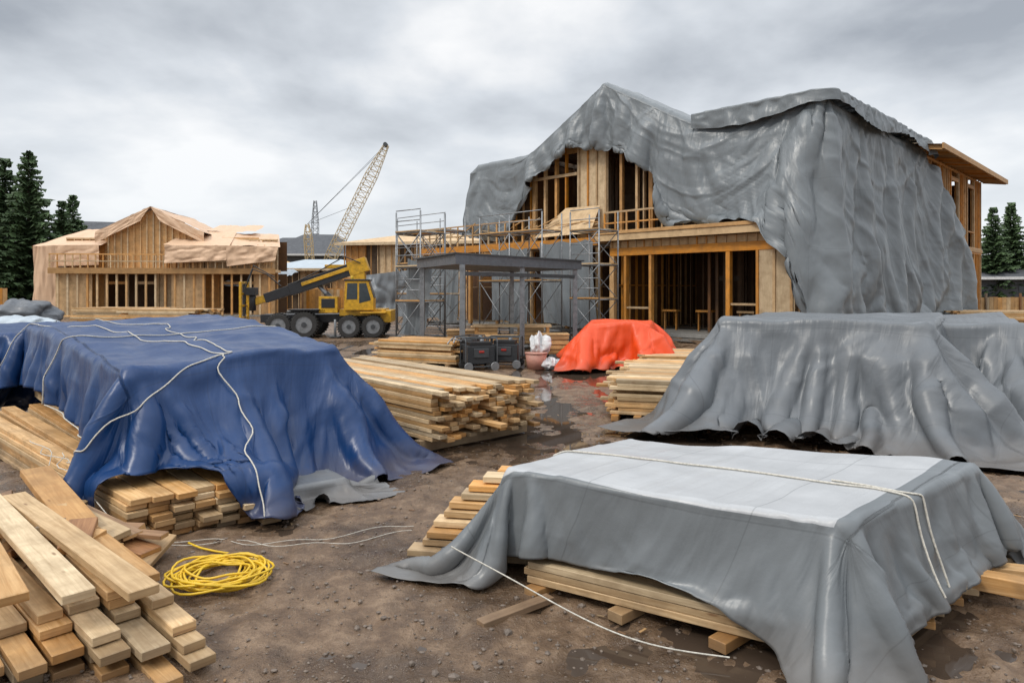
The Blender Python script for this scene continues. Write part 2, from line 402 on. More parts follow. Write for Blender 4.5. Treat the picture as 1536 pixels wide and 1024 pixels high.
for gd in ([(-7.4,9.0,.7),(-6.6,9.3,1.7),(-4.9,8.3,1.9),(-2.55,6.05,1.6),(-2.3,5.75,1.2),(-2.05,5.4,.7),(-1.85,5.1,.1)],
           [(-6.9,11,1.5),(-6.2,10.2,1.9),(-4.4,8.6,1.9),(-2.55,6.15,1.6),(-2.75,5.6,1.1),(-3.2,5.0,.62),(-3.9,5.7,.5),(-5.1,6.9,.5)],
           [(-5.3,7.0,.35),(-5.0,7.2,1.2),(-4.4,7.3,1.6),(-3.7,8.3,1.8),(-2.4,9.0,1.2)]):
    rope('',gd,bvB,.006,.010,mb=mb)
mb.make('tie_rope',e_blue)
mb=MB()
for k in range(4):
    pts=[];x,y=-3.75-k*.3,5.75+k*.28
    for q in range(14): pts.append((x+q*.10+.05*math.sin(q+k),y-q*.10+.06*math.sin(q*.7+k*2),max(.012,.35 if q<6 else .35-.06*(q-5))))
    mb.tube(pts,.004,'rope')
for k in range(2):
    pts=[(-2.6+q*.06,4.62+.09*k+.10*math.sin(q*.22+k)+.04*math.sin(q*.7+2*k)+q*.012,.024) for q in range(32)]; mb.tube(pts,.0025,'rope')
mb.make('loose_rope',e_blue)
Qs=[(-1.95,5.65),(-1.45,6.0),(-1.7,6.3),(-2.2,6.0)]
drape('grey_under_tarp',Qs,.4,.30,.30,.2,.2,.03,[prism(Qs,.14)],'tarp_grey',e_blue,pl=.3,A=.03,f=4,seed=9,thick=0,steps=100,iters=5,slack=(1.12,1.12),noise=.08)
# ================================================================== FRONT PALE PILE
Q1=[(-.06,4.24),(1.60,3.24),(2.92,4.28),(.88,5.1)]
Qx=[(.05,4.08),(1.62,3.10),(3.05,4.26),(1.0,5.0)]
def l1(x,y): return .02*fbm(x*1.6,y*1.6,15,3)*2
e1=empty('grey_tarp_covered_lumber_stack')
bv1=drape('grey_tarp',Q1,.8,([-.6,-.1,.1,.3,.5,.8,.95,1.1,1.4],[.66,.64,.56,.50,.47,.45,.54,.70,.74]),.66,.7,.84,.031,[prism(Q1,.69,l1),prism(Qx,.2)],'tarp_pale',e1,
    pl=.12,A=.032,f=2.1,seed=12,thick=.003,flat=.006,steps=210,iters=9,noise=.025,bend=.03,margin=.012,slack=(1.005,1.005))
mb=MB(); stack(mb,Qx,.06,.19,.14,.040,along='s',stag=.03)
stack(mb,offs(Q1,-.10),.20,.62,.2,.085,along='s',stag=.02,skids=False)
for k in range(9):
    z=.05+.052*k; x=-.68+.055*k+U(-.06,.06); y=4.62+.03*k+U(-.03,.03)
    for q in range(2): mb.beam((x+q*.10,y+q*.17,z+U(0,.004)),(x+1.15,y-.20+q*.17,z),.15,.042,'wood_pine',end='wood_end')
for k in range(3): mb.beam((2.5,4.35-.15*k,.1+.02*k),(3.25-.16*k,4.25-.25*k,.1+.02*k),.12,.09,'wood_pine',end='wood_end')
mb.make('stacked_boards',e1,.003)
mb=MB()
rope('',[(.1,4.72,.9),(.35,4.62,1.),(1.2,4.25,1.),(2.0,3.75,1.),(2.2,3.55,.75),(2.32,3.42,.3)],bv1,.006,.008,mb=mb)
rope('',[(1.85,3.95,1.),(2.08,3.72,1.),(2.3,3.6,.75),(2.42,3.5,.35)],bv1,.006,.008,mb=mb)
pts=[]
for k in range(40): q=k/39; pts.append((-.35+1.4*q,3.92-.66*q+.05*math.sin(q*7),.30*(1-q)**2.2+.03))
mb.tube(pts,.004,'rope')
mb.make('tie_rope',e1)
# ================================================================== GREY PILES RIGHT
Q2=[(2.72,9.0),(4.88,7.95),(6.7,10.6),(4.5,11.9)]
def l2(x,y): return .04*fbm(x*1.1,y*1.1,25,3)*2
e2_=empty('grey_tarp_covered_material_pile')
drape('grey_tarp',Q2,1.7,([-1,0,.5,1,1.6],[1.3,1.62,1.74,1.72,1.5]),1.6,1.3,1.40,.055,[prism(Q2,1.40,l2)],'tarp_grey_dark',e2_,pl=.09,A=.085,f=.95,seed=22,steps=230,iters=8,noise=.025,bend=.03,slack=(1.006,1.006),flat=.012)
mb=MB(); stack(mb,offs(Q2,-.1),.1,1.28,.25,.11,stag=.02); mb.make('stacked_boards',e2_)
Q3=[(5.75,9.75),(6.95,9.2),(9.2,12.8),(7.2,13.6)]
e3_=empty('grey_tarp_covered_material_pile')
drape('grey_tarp',Q3,1.75,1.5,1.5,1.0,1.2,.07,[prism(Q3,1.33,l2)],'tarp_grey_dark',e3_,pl=.16,A=.09,f=1.3,seed=32,steps=180,iters=7,noise=.03,slack=(1.01,1.01))
mb=MB(); stack(mb,offs(Q3,-.1),.1,1.24,.25,.11,stag=.02); mb.make('stacked_boards',e3_)
Qo=[(1.72,15.5),(3.1,15.3),(3.5,16.9),(2.0,17.2)]
eo=empty('orange_tarp_covered_pile')
drape('orange_tarp',Qo,1.3,1.12,1.02,1.,1.0,.07,[prism(Qo,1.03,lambda x,y:.08*fbm(x*1.5,y*1.5,3,2))],'tarp_orange',eo,pl=.12,A=.08,f=1.6,seed=42,steps=150,iters=7,slack=(1.01,1.01))
mb=MB(); stack(mb,offs(Qo,-.08),.1,.93,.3,.12); mb.make('crates',eo)
Qf=[(-10.6,12.2),(-9.2,12.6),(-10.5,16.5),(-12.6,16)]
ef=empty('blue_tarp_covered_lumber_pile')
drape('blue_tarp',Qf,1.3,.9,.8,.8,.9,.1,[prism(Qf,.98,l2)],'tarp_blue',ef,A=.05,f=1.5,seed=52,steps=110,iters=5)
mb=MB(); stack(mb,offs(Qf,-.05),.1,.88,.2,.08,stag=.03); mb.make('stacked_boards',ef)
# ================================================================== LUMBER STACKS
def lumber(name,Q,z0,z1,bw,bh,bev=.003,**k):
    mb=MB(); stack(mb,Q,z0,z1,bw,bh,**k); return mb.make(name,None,bev)
lumber('lumber_stack',[(-.85,7.45),(.28,8.5),(-2.5,11.6),(-3.5,10.4)],.13,.72,.10,.044,stag=.14,miss=.14,gap=.014)
lumber('lumber_stack',[(1.38,9.5),(2.4,9.2),(3.6,12.),(2.2,12.4)],.08,.56,.13,.045,along='s',stag=.1,miss=.05)
lumber('lumber_stack',[(2.75,14.4),(4.6,14.0),(5,16),(3,16.4)],.08,.46,.13,.045,along='s',stag=.1)
lumber('lumber_stack',[(-3.35,16.6),(-1.35,15.6),(-.7,16.8),(-2.7,17.8)],.1,.66,.13,.048,along='s',stag=.12,miss=.1,gap=.015)
lumber('lumber_stack',[(-12,15.2),(-10,14.6),(-9.0,17),(-11,17.6)],.1,.6,.13,.05,along='s',stag=.1,bev=0)
lumber('lumber_stack',[(-9.2,9.9),(-8.0,10.2),(-9.6,12.6),(-10.8,12.3)],.08,.72,.13,.045,stag=.08)
lumber('lumber_stack',[(-15.5,27),(-12.4,26.4),(-12,28),(-15,28.6)],.1,1.05,.2,.07,along='s',stag=.25,miss=.1,bev=0)
lumber('lumber_stack',[(-20.5,32),(-16.4,31.4),(-16,33),(-20,33.6)],.1,1.0,.2,.07,along='s',stag=.3,miss=.1,bev=0)
lumber('lumber_stack',[(13.5,18),(17.5,17.5),(19,20.5),(15,21)],.1,.7,.2,.07,along='s',stag=.3,miss=.1,bev=0)
lumber('lumber_stack',[(20,31),(26,30),(27,32),(21,33)],.1,.9,.25,.08,along='s',stag=.3,bev=0)
mb=MB(); ad=V((-.73,.684,0)); bd=V((.684,.73,0))
for k in range(6):
    n=[9,8,7,6,4,3][k]
    for i in range(n):
        end=V((-1.42,3.16,0))+V((-.135,-.045,0))*i*1.15+ad*(k*.05+U(-.12,.28))+V((-.03,.02,0))*k
        end.z=.028+k*.050+U(-.002,.003)
        d=(ad+V((U(-.03,.03),U(-.03,.03),U(-.003,.004)))).normalized()
        mb.beam(end,end+d*U(1.9,2.5),.125+U(-.02,.014),.046,'wood_pine',end='wood_end')
for k in range(3):
    e0=V((-1.75-.28*k,3.25-.05*k,.36+.005*k)); mb.beam(e0,e0+(ad+V((.06*k-.05,0,.0))).normalized()*2.3,.14,.045,'wood_pine',end='wood_end')
mb.make('lumber_stack',None,.004)
mb=MB()
for i in range(64):
    f=i/64; a=U(-.75,.75)+math.pi*.75; L=U(.35,1.0); h=.03+.27*f+U(0,.04)
    cx=-3.0+U(-.95,.75)*(1-.45*f); cy=4.50+U(-.35,.30)*(1-.3*f)-(cx+3.05)*.45
    d=V((math.cos(a),math.sin(a),U(-.12,.12)))*(L/2); c=V((cx,cy,h)); 
    mb.beam(c-d,c+d,U(.06,.17),U(.022,.05),random.choice(['wood_pine','wood_old','wood_old','wood_frame']),up=V((U(-.25,.25),U(-.25,.25),1)),end='wood_end')
mb.beam((-2.75,4.35,.30),(-3.7,5.3,.40),.2,.05,'wood_frame',end='wood_end')
mb.beam((-2.30,4.35,.12),(-2.95,4.6,.20),.16,.05,'wood_old',end='wood_end')
mb.make('scrap_wood_pile',None,.003)
mb=MB(); mb.beam((-.17,3.63,.025),(.22,3.93,.03),.07,.035,'wood_old'); mb.make('loose_board',None,.003)
mb=MB()
for i in range(420):
    x=U(-4.5,4.5); y=U(3.0,14); a=U(0,6.28); L=U(.015,.08); mb.beam((x,y,.014),(x+L*math.cos(a),y+L*math.sin(a),.016),U(.004,.014),.004,random.choice(['wood_pine','wood_old','wood_old']))
mb.make('wood_debris')
mb=MB(); pts=[]
for q in range(16*28):
    t=q/28*2*math.pi; turn=q/28
    r=.15+.10*abs(math.sin(turn*1.9))+.03*math.sin(t*2+turn)
    ox=.035*math.sin(turn*2.3); oy=.03*math.cos(turn*1.7)
    pts.append((-1.80+ox+r*1.05*math.cos(t),4.2+oy+r*.95*math.sin(t),.03+.045*(turn/16)+.012*math.sin(t*3+turn*2)+.012))
pts+= [(-1.6-.1*k+.04*math.sin(k),4.45+.05*k,.025) for k in range(8)]
mb.tube(pts,.0075,'hose_yellow',7); mb.make('coiled_yellow_hose')

# ================================================================== GROUND
def axis(lo,hi,c0,c1,fine,n):
    mid=np.arange(c0,c1,fine); k=np.linspace(0,1,n)[1:]
    return np.concatenate([(c0-(c0-lo)*k**3.2)[::-1],mid,c1+(hi-c1)*k**3.2])
xs=axis(-500,500,-6,7,.035,46); ys=axis(-40,900,2.4,12,.035,90)
X,Y=np.meshgrid(xs,ys,indexing='ij')
fade=np.clip(1.25-np.abs(Y-6)/34,0,1)*np.clip(1.3-np.abs(X)/26,0,1)
H=.062*fbm(X*.5,Y*.5,70,2)+.034*fbm(X*2.3,Y*2.3,71,3)+.034*fbm(X*6.5,Y*6.5,75,4,.62)
for off in (-.1,.55,1.5,2.1): 
    cx=off+.25*np.sin(Y*.35)+.08*(Y-6)*.6; H-=.045*np.exp(-((X-cx)/.12)**2)*(1+.5*fbm(X*5,Y*5,8,2))*(Y>4.6)
H*=fade
gm=bpy.data.meshes.new('ground'); nx,ny=X.shape; idx=np.arange(nx*ny).reshape(nx,ny)
F=np.stack([idx[:-1,:-1],idx[1:,:-1],idx[1:,1:],idx[:-1,1:]],-1).reshape(-1,4)
gm.from_pydata(np.stack([X,Y,H],-1).reshape(-1,3).tolist(),[],F.tolist()); gm.polygons.foreach_set('use_smooth',[True]*len(F))
t=NT('mud'); tc=t.n('ShaderNodeTexCoord'); o=(tc,'Object')
n1=t.n('ShaderNodeTexNoise',{'Vector':o,'Scale':.7,'Detail':4,'Roughness':.62}); n2=t.n('ShaderNodeTexNoise',{'Vector':o,'Scale':5,'Detail':7,'Roughness':.74})
vv=t.n('ShaderNodeTexVoronoi',{'Vector':o,'Scale':34}); n3=t.n('ShaderNodeTexNoise',{'Vector':o,'Scale':50,'Detail':3,'Roughness':.7})
c=t.ramp(n2,[(.30,(.065,.037,.020)),(.5,(.155,.097,.056)),(.72,(.30,.205,.13))])
wet=t.ramp(n1,[(.42,0),(.51,1)])
c=t.mix(wet,t.mix(.65,c,(.050,.031,.019)),c); st=t.ramp(vv,[(.10,1),(.24,0)]); sr=t.math('MULTIPLY',st,t.ramp(n3,[(.48,0),(.56,.8)]))
c=t.mix(sr,c,(.27,.21,.155)); t.base(c)
t.rough(t.n('ShaderNodeMapRange',{0:t.math('ADD',t.math('MULTIPLY',wet,.6),t.math('MULTIPLY',n2,.5)),1:.2,2:.95,3:.05,4:.50}))
b=t.bump(n2,.055,.8); b=t.bump(n3,.010,.7,b); b=t.bump(st,.006,.6,b)
gm.materials.append(M['mud']); g=bpy.data.objects.new('ground',gm); scene.collection.objects.link(g)
t=NT('water'); t.base((.06,.042,.03)); t.rough(.03)
mb=MB(); mb.poly([(-14,2,-.0145),(16,2,-.0145),(16,30,-.0145),(-14,30,-.0145)],'water'); mb.make('puddle_water')
gv=[];gf=[]
ico=[(0,0,1),(.89,0,.45),(.28,.85,.45),(-.72,.53,.45),(-.72,-.53,.45),(.28,-.85,.45),(.72,.53,-.45),(-.28,.85,-.45),(-.89,0,-.45),(-.28,-.85,-.45),(.72,-.53,-.45),(0,0,-1)]
icf=[(0,1,2),(0,2,3),(0,3,4),(0,4,5),(0,5,1),(1,6,2),(2,7,3),(3,8,4),(4,9,5),(5,10,1),(6,7,2),(7,8,3),(8,9,4),(9,10,5),(10,6,1),(11,7,6),(11,8,7),(11,9,8),(11,10,9),(11,6,10)]
for i in range(7500):
    y=2.6+8*random.random()**1.6; x=U(-.8,.8)*y; r=random.choice([.004,.006,.008,.012])*U(.7,1.4)*(1+.7*(random.random()<.04)); k=len(gv)
    ix=np.searchsorted(xs,x); iy=np.searchsorted(ys,y); z=H[min(ix,nx-1),min(iy,ny-1)]
    sx,sy,sz=U(.7,1.3),U(.7,1.3),U(.5,.9)
    gv+=[(x+a*r*sx*U(.8,1.15),y+b_*r*sy*U(.8,1.15),z+c_*r*sz+r*.15) for a,b_,c_ in ico]; gf+=[tuple(k+q for q in f) for f in icf]
me=bpy.data.meshes.new('gravel'); me.from_pydata(gv,[],gf); me.materials.append(M['stone']); scene.collection.objects.link(bpy.data.objects.new('gravel',me))
# ================================================================== MAIN HOUSE (local frame, rot -45)
HE=empty('timber_frame_house',(9.5,22.9,0),math.radians(-45))
def studwall(mb,x0,y0,x1,y1,z0,z1,sp=.5,mat='wood_frame',t=.12,openings=(),w=.055,mid=False):
    a=V((x0,y0,0));b=V((x1,y1,0));d=b-a;L=d.length;u=d/L
    mb.beam(a+Z*(z0+.03),b+Z*(z0+.03),t,.06,mat); mb.beam(a+Z*(z1-.05),b+Z*(z1-.05),t,.1,mat)
    n=int(L/sp)
    for k in range(n+1):
        s=.03+(L-.06)*k/n
        if any(o[0]<s<o[1] for o in openings): continue
        p=a+u*s; mb.beam(p+Z*(z0+.06),p+Z*(z1-.1),t-.006,w,mat,up=u)
    for o in openings:
        for s in (o[0],o[1]): mb.beam(a+u*s+Z*(z0+.06),a+u*s+Z*(z1-.1),t-.004,.1,mat,up=u)
        mb.beam(a+u*o[0]+Z*(o[3]+.1),a+u*o[1]+Z*(o[3]+.1),t-.01,.2,mat)
        if o[2]>z0+.1: mb.beam(a+u*o[0]+Z*o[2],a+u*o[1]+Z*o[2],t-.01,.07,mat)
    if mid: mb.beam(a+Z*((z0+z1)/2),b+Z*((z0+z1)/2),t-.012,.05,mat)
mb=MB(); mb.bb(-20,.5,.05,24.5,.0,.12,'concrete'); mb.bb(-16.8,.5,1.05,24.5,4.0,4.14,'wood_inner_shade'); mb.make('floors',HE)
mb=MB(); W='wood_frame'
for x,w in ((-7.62,.22),(-5.75,.12),(-2.45,.16),(-6.95,.12)): mb.bb(x-w/2,x+w/2,.02,.24,.12,3.2,W)
mb.bb(-1.3,-.02,.02,.16,.12,3.2,'wood_ply')
for x in (-1.32,-.72,-.12): mb.bb(x-.05,x+.05,-.03,.018,.12,3.2,W)
mb.bb(-7.7,0,.0,.2,3.2,3.52,W); mb.bb(-7.7,0,.03,.17,3.52,3.8,'wood_ply')
for k in range(20): x=-7.6+k*.39; mb.bb(x,x+.05,-.02,.028,3.52,3.8,W)
mb.bb(-8.15,.4,-.42,-.36,3.8,4.16,'wood_ply'); mb.bb(.34,.4,-.355,1.2,3.8,4.16,'wood_ply'); mb.bb(-8.15,.33,-.355,1.2,4.02,4.12,'wood_ply')
mb.bb(-8.17,.42,-.47,-.424,4.07,4.2,W)
for k in range(14): x=-8+k*.62; mb.bb(x,x+.05,-.35,1.0,3.82,4.01,W)
mb.bb(-6.9,-5.8,.05,.15,1.05,1.13,W); mb.bb(-2.35,-1.35,.05,.15,1.25,1.33,W)
studwall(mb,0,.25,0,10,.12,3.8,mid=True); studwall(mb,-7.65,.3,-7.65,10,.12,3.9,mid=True)
mb.make('garage_frame',HE,.006)
mb=MB()
studwall(mb,-7.5,4,-.1,4,.12,3.9,.6,'wood_inner_shade',openings=((2.5,3.6,.1,2.2),)); studwall(mb,-4,1.5,-4,9,.12,3.9,.6,'wood_inner_shade'); 
mb.bb(-7.6,-.1,6.8,6.9,.12,4,'wood_inner_shade'); mb.bb(.07,.14,.3,10,.12,3.9,'wood_ply'); mb.bb(-7.8,-7.73,1.2,10,.12,3.9,'wood_inner_shade')
for k in range(12): mb.bb(-7.5+k*.62,-7.45+k*.62,.3,6.7,3.72,3.99,'wood_inner_shade')
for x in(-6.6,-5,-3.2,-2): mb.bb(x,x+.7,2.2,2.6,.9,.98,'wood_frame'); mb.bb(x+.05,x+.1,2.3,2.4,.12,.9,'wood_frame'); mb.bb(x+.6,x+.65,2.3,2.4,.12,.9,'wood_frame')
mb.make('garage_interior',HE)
mb=MB()
studwall(mb,-16.8,1.1,-13.2,1.1,4.14,7.6,.5); 
for x,w,zt in ((-13,.2,7.6),(-12.3,.12,8.3),(-11.6,.14,8.6),(-11.0,.08,8.8),(-7.9,.14,9),(-7.1,.12,9),(-6.4,.2,8.8),(-5.6,.16,8.6),(-6.75,.07,8.8)): mb.bb(x-w/2,x+w/2,1.05,1.22,4.14,zt,W)
mb.bb(-10.3,-8.6,1.04,1.14,4.14,9.3,'wood_ply')
for k in range(4): mb.bb(-10.2+k*.5,-10.12+k*.5,.98,1.036,4.14,9.2,W)
mb.bb(-13,-5.5,1.07,1.2,8.05,8.3,W)
mb.bb(-13,-10.3,1.0,1.05,7.0,7.14,W)
studwall(mb,-5.5,1.2,.45,1.2,4.14,8.2,.5); mb.bb(-5.5,.45,1.3,1.36,4.14,8.1,'wood_inner_shade')
mb.bb(-16.8,-13.1,1.25,1.3,4.14,7.5,'wood_inner_shade')
mb.bb(-8.4,-5.5,.5,.58,5.05,5.13,W); mb.bb(-8.4,-5.5,.5,.56,4.6,4.66,W)
for k in range(6): mb.bb(-8.4+k*.57,-8.33+k*.57,.5,.57,4.15,5.06,W)
mb.poly([(-12.2,.2,4.2),(-8.8,.1,4.25),(-8.9,.9,5.5),(-10.9,.95,5.55)],'wood_ply')
mb.make('upper_frame',HE,.006)
mb=MB()
studwall(mb,-13,4.0,-5.4,4.0,4.14,8.3,.6,'wood_inner_shade',openings=((3,4,4,6.4),)); studwall(mb,-9.8,1.4,-9.8,3.9,4.14,8.3,.5,'wood_inner_shade')
mb.bb(-16.8,.4,6.0,6.1,4.14,7.9,'wood_inner_shade'); mb.bb(-13.1,-13.0,1.3,6,4.14,8.1,'wood_inner_shade'); mb.bb(-5.4,-5.3,1.4,6,4.14,8.2,'wood_inner_shade')
mb.bb(-12.5,-4.5,5.9,5.98,4.14,8.4,'wood_inner_shade')
for k in range(10): mb.bb(-13+k*.8,-12.94+k*.8,1.2,5.85,8.0,8.25,'wood_inner_shade')
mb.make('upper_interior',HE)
def roofz(x): return np.where(x>-4.4,8.38,np.maximum(np.where(x<-12.8,8.35-(-12.8-x)*.09,8.38),10.7-.56*np.abs(x+8.5)))
mb=MB(); zz=-.14
mb.poly([(-8.5,.8,10.7+zz),(-8.5,13,10.7+zz),(-12.6,13,8.4+zz),(-12.6,.8,8.4+zz)],'wood_ply')
mb.poly([(-8.5,.8,10.7+zz),(-4.4,.8,8.4+zz),(-4.4,13,8.4+zz),(-8.5,13,10.7+zz)],'wood_ply')
mb.bb(-16.8,-12.9,1.2,13,7.6,7.72,'wood_inner_shade'); mb.bb(-5,.45,1.1,12.8,8.1,8.2,'wood_ply'); mb.bb(-4,.3,13,24.8,8.3,8.34,'wood_ply')
mb.make('roof_deck',HE)
mb=MB()
mb.bb(.42,.48,1.4,12.4,.12,8.1,'wood_ply')
for zf0,zf1 in ((.12,3.95),(4.15,8.1)):
    studwall(mb,.55,12.0,.55,25,zf0,zf1,.42,openings=((2.2,3.8,zf0+.9,zf1-.6),(6,7.6,zf0+.9,zf1-.6),(9.6,11.2,zf0+.9,zf1-.6)))
    for a,b_ in ((12,14.2),(15.8,18),(19.6,21.6),(23.2,25)): mb.bb(.40,.47,a,b_,zf0,zf1,'wood_ply')
    mb.bb(-3,-2.9,12,25,zf0,zf1,'wood_inner_shade')
mb.bb(.38,.66,12,25,3.95,4.15,W); 
for yy in (12.2,25.0):
    mb.bb(-3,.5,yy,yy+.06,.12,8.1,'wood_inner_shade')
mb.bb(-17,-16.94,1.2,20,4.14,7.5,'wood_ply')
mb.make('side_walls',HE,.006)
mb=MB()
mb.poly([(1.7,11.5,8.2),(1.7,26,8.2),(-4,26,9.0),(-4,11.5,9.0)],'wood_ply'); mb.bb(1.66,1.74,11.5,26,8.0,8.25,W)
for k in range(24): y=11.7+k*.62; mb.beam((.5,y,8.25),(1.64,y,8.06),.06,.16,W)
mb.make('eave',HE)
# ---- main tarp
Fr=np.arange(-17.3,.35,.14); nS=int(12.2/.14)
cols=[]
for x in Fr:
    zb=np.interp(x,[-17.3,-13.7,-13.1,-12,-10.1,-8.5,-7,-5.9,-5.35,-4.9,-.9,-.25,.1],[4.6,4.35,6.7,7.5,8.25,8.0,7.4,6.6,4.6,4.3,4.25,2.2,.1])
    cols.append(((x,.72),(0,-1),float(roofz(np.array(x)))+.05,zb,0.))
for k in range(8):
    a=(k+1)/9*math.pi/2; cols.append(((.35+.4*math.sin(a),1.1-.4*math.cos(a)),(math.sin(a),-math.cos(a)),8.48,.05,0.))
for k in range(nS):
    y=1.1+k*.14; cols.append(((.75,y),(1,0),8.45,float(np.interp(k/nS,[0,.8,1],[.05,.15,.9])),k/nS))
ncol=len(cols); nroof=16; ndn=60
PR=np.zeros((ncol,nroof+ndn,3)); m0=np.ones((ncol,nroof+ndn)); m1=np.ones_like(m0)
for i,(b_,o_,zt,zb,fl) in enumerate(cols):
    for j in range(nroof):
        q=(nroof-j)/nroof*2.4; PR[i,j]=(b_[0]-o_[0]*q,b_[1]-o_[1]*q,zt+.03)
    for j in range(ndn):
        q=j/(ndn-1); z=zt+(zb-zt)*q; fx=.05+(.75 if zb<3 else .1)*q
        PR[i,nroof+j]=(b_[0]+o_[0]*fx,b_[1]+o_[1]*fx+fl*6.2*q,z)
        m0[i,nroof+j]=1+.06*min(1,q*3); 
PH=PR.copy(); jj=np.arange(nroof+ndn)[None,:]; ii=np.arange(ncol)[:,None]
amp=np.clip((jj-nroof)/ndn,0,1)**.8*.26
ph=ii*.14
wv=np.sin(ph*2.6+2.2*np.sin(ph*.9)+jj*.03)*.6+np.sin(ph*4.6+1.5*np.sin(ph*1.7)+jj*.045)*.35+fbm(ph*1.0,jj*.08,91,2)
for i,(b_,o_,zt,zb,fl) in enumerate(cols):
    PH[i,:,0]+=o_[0]*amp[0]*(wv[i]+.7); PH[i,:,1]+=o_[1]*amp[0]*(wv[i]+.7)
pins=np.zeros((ncol,nroof+ndn),bool); pins[:,0]=True
front_n=len(Fr); fi=lambda x:int(np.argmin(abs(Fr-x)))
for xq in (-17.2,-12.8,-8.5,-4.6,.2): pins[fi(xq),nroof-1]=True
for k in range(front_n+8,ncol,22): pins[k,nroof-1]=True
pins[ncol-1,nroof-1:nroof+40:8]=True; pins[0,nroof+ndn-1]=True; pins[fi(-5.35),-1]=True; pins[fi(-13.3),-1]=True; pins[fi(-10.1),-1]=True; pins[fi(-3),-1]=True; pins[fi(-7.6),-1]=True
col=[convex([(0,-1,0,-.95),(1,0,0,.5),(0,0,1,8.25),(-1,0,0,17)]),
     convex([(.56,0,1,10.7-.56*8.5),(-.56,0,1,10.7+.56*8.5),(0,-1,0,-.70),(1,0,0,-4.0),(-1,0,0,13)]),
     convex([(0,-1,0,.47),(1,0,0,.42),(-1,0,0,8.17),(0,0,1,4.2),(0,1,0,1.5)])]
PHs=sim(PR,col,slack=(1.003,1.008),pins=pins,steps=190,iters=9,g=2.5,g2=.25,split=.5,fr=.35,damp=.96,bend=.05,margin=.05,noise=.010,seed=61,jit=.005,P1=PH,maps=(m0,m1),nsc=16)
def housefold(P,rest,hang0,seed,A=.085,swag=True):
    P=up2(P); R=up2(rest); n=gridnormal(P); nx,ny,_=P.shape
    ph=np.concatenate([[0],np.cumsum(np.linalg.norm(np.diff(R[:,hang0*2],axis=0),axis=1))])[:,None]+np.zeros((nx,ny))
    dv=np.linalg.norm(np.diff(R,axis=1),axis=2); ov=np.concatenate([np.zeros((nx,1)),np.cumsum(dv,axis=1)],1); ov=ov-ov[:,hang0*2:hang0*2+1]
    w=np.clip(ov/1.0,0,1); q=ph+1.4*fbm(ph*.2,ov*.2,seed,2)*np.clip(ov,0,4)*.5
    d=A*w*(1.1*ridge(q*.6,ov*.10,seed+1,3.6)+.8*ridge(q*1.3,ov*.16,seed+2,4.2)+.35*ridge(q*2.8,ov*.3,seed+4,4.2))
    for (pc,k1) in ((8.8,1.),(13.,-.8),(17.9,.9),(24.,-1.)):
        ang=np.arctan2(ph-pc,ov+.6); rr=np.hypot(ph-pc,ov+.6); d+=.08*np.exp(-(rr/4.5)**2)*np.clip((ov+.2)/.6,0,1)*ridge(ang*4.+3*k1,rr*.08,seed+int(pc),4.0)
    d+=.025*ridge(ph*.5+ov*.5,ov*.5,seed+6,5)+.02*ridge(ph*1.1-ov*.7,ov*1.1,seed+8,5)
    if swag:
        x=R[...,0]; z=R[...,2]
        for x0,x1,k in ((-8.4,.4,.15),(-16.9,-12.9,.3)):
            xm=(x0+x1)/2+.5; c=z-k*(x-xm)**2+.4*fbm(x*.4,z*.4,seed+17,2); ws=np.clip((x-x0)/1.5,0,1)*np.clip((x1-x)/1.2,0,1)*np.clip((ov-.2)/.6,0,1)*np.clip((4.8-ov)/2.5,0,1)*(R[...,1]<1.2)
            d=d*(1-.45*ws)+.11*ws*(ridge(c*.8,x*.10,seed+11,4.)+.4*ridge(c*1.8,x*.2,seed+13,4.4))
        y=R[...,1]; side=(R[...,0]>.6)
        ym=7.; c=z-.10*(y-ym)**2+.4*fbm(y*.5,z*.5,seed+18,2); ws=side*np.clip((y-1.5)/2,0,1)*np.clip(ov/.4,0,1)*np.clip((3.6-ov)/2,0,1)
        d=d*(1-.3*ws)+.08*ws*ridge(c*.9,y*.12,seed+15,3.6)
    s=1. if n[nx//3,ny-10,1]<0 else -1.
    return P+n*s*d[...,None],np.stack([ph,ov],-1)
Pq,fo=housefold(PHs,PR,nroof,301)
cloth_obj('roof_tarp',Pq,'tarp_house',HE,0,up2(PR),0,None,fo)
cols2=[(( -4.2+.15*k,.55),(0,-1)) for k in range(31)]+[((.45+.5*math.sin(a),1.05-.5*math.cos(a)),(math.sin(a),-math.cos(a))) for a in (.3,.6,.9,1.2)]+[((.98,1.1+.15*k),(1,0)) for k in range(80)]
PV=np.zeros((len(cols2),18,3))
for i,(b_,o_) in enumerate(cols2):
    for j in range(18):
        if j<9: q=(9-j)/9*1.6; PV[i,j]=(b_[0]-o_[0]*q,b_[1]-o_[1]*q,8.60)
        else: q=(j-9)/8; PV[i,j]=(b_[0]+o_[0]*.04,b_[1]+o_[1]*.04,8.56-q*(.55+.2*math.sin(i*.13)))
pv=np.zeros(PV.shape[:2],bool); pv[:,0]=True; pv[::5,9]=True
PVs=sim(PV,[convex([(0,-1,0,-.75),(1,0,0,.85),(0,0,1,8.5),(-1,0,0,17)])],slack=(1.015,1.01),pins=pv,steps=80,iters=7,g=2,g2=.3,bend=.04,noise=.02,seed=66,jit=.006,margin=.05)
Pq,fo=housefold(PVs,PV,9,401,.05,False)
cloth_obj('roof_edge_tarp',Pq,'tarp_house',HE,0,up2(PV),0,None,fo)
mb=MB()
mb.bb(-20.2,-8.2,-.1,1.0,3.78,3.95,'wood_ply'); mb.bb(-20.3,-8.2,-.18,-.12,3.68,4.02,W)
for x in (-20,-18.2,-16.4,-14.4,-12.2,-10,-8.3): mb.bb(x-.08,x+.08,-.08,.08,.12,3.77,W)
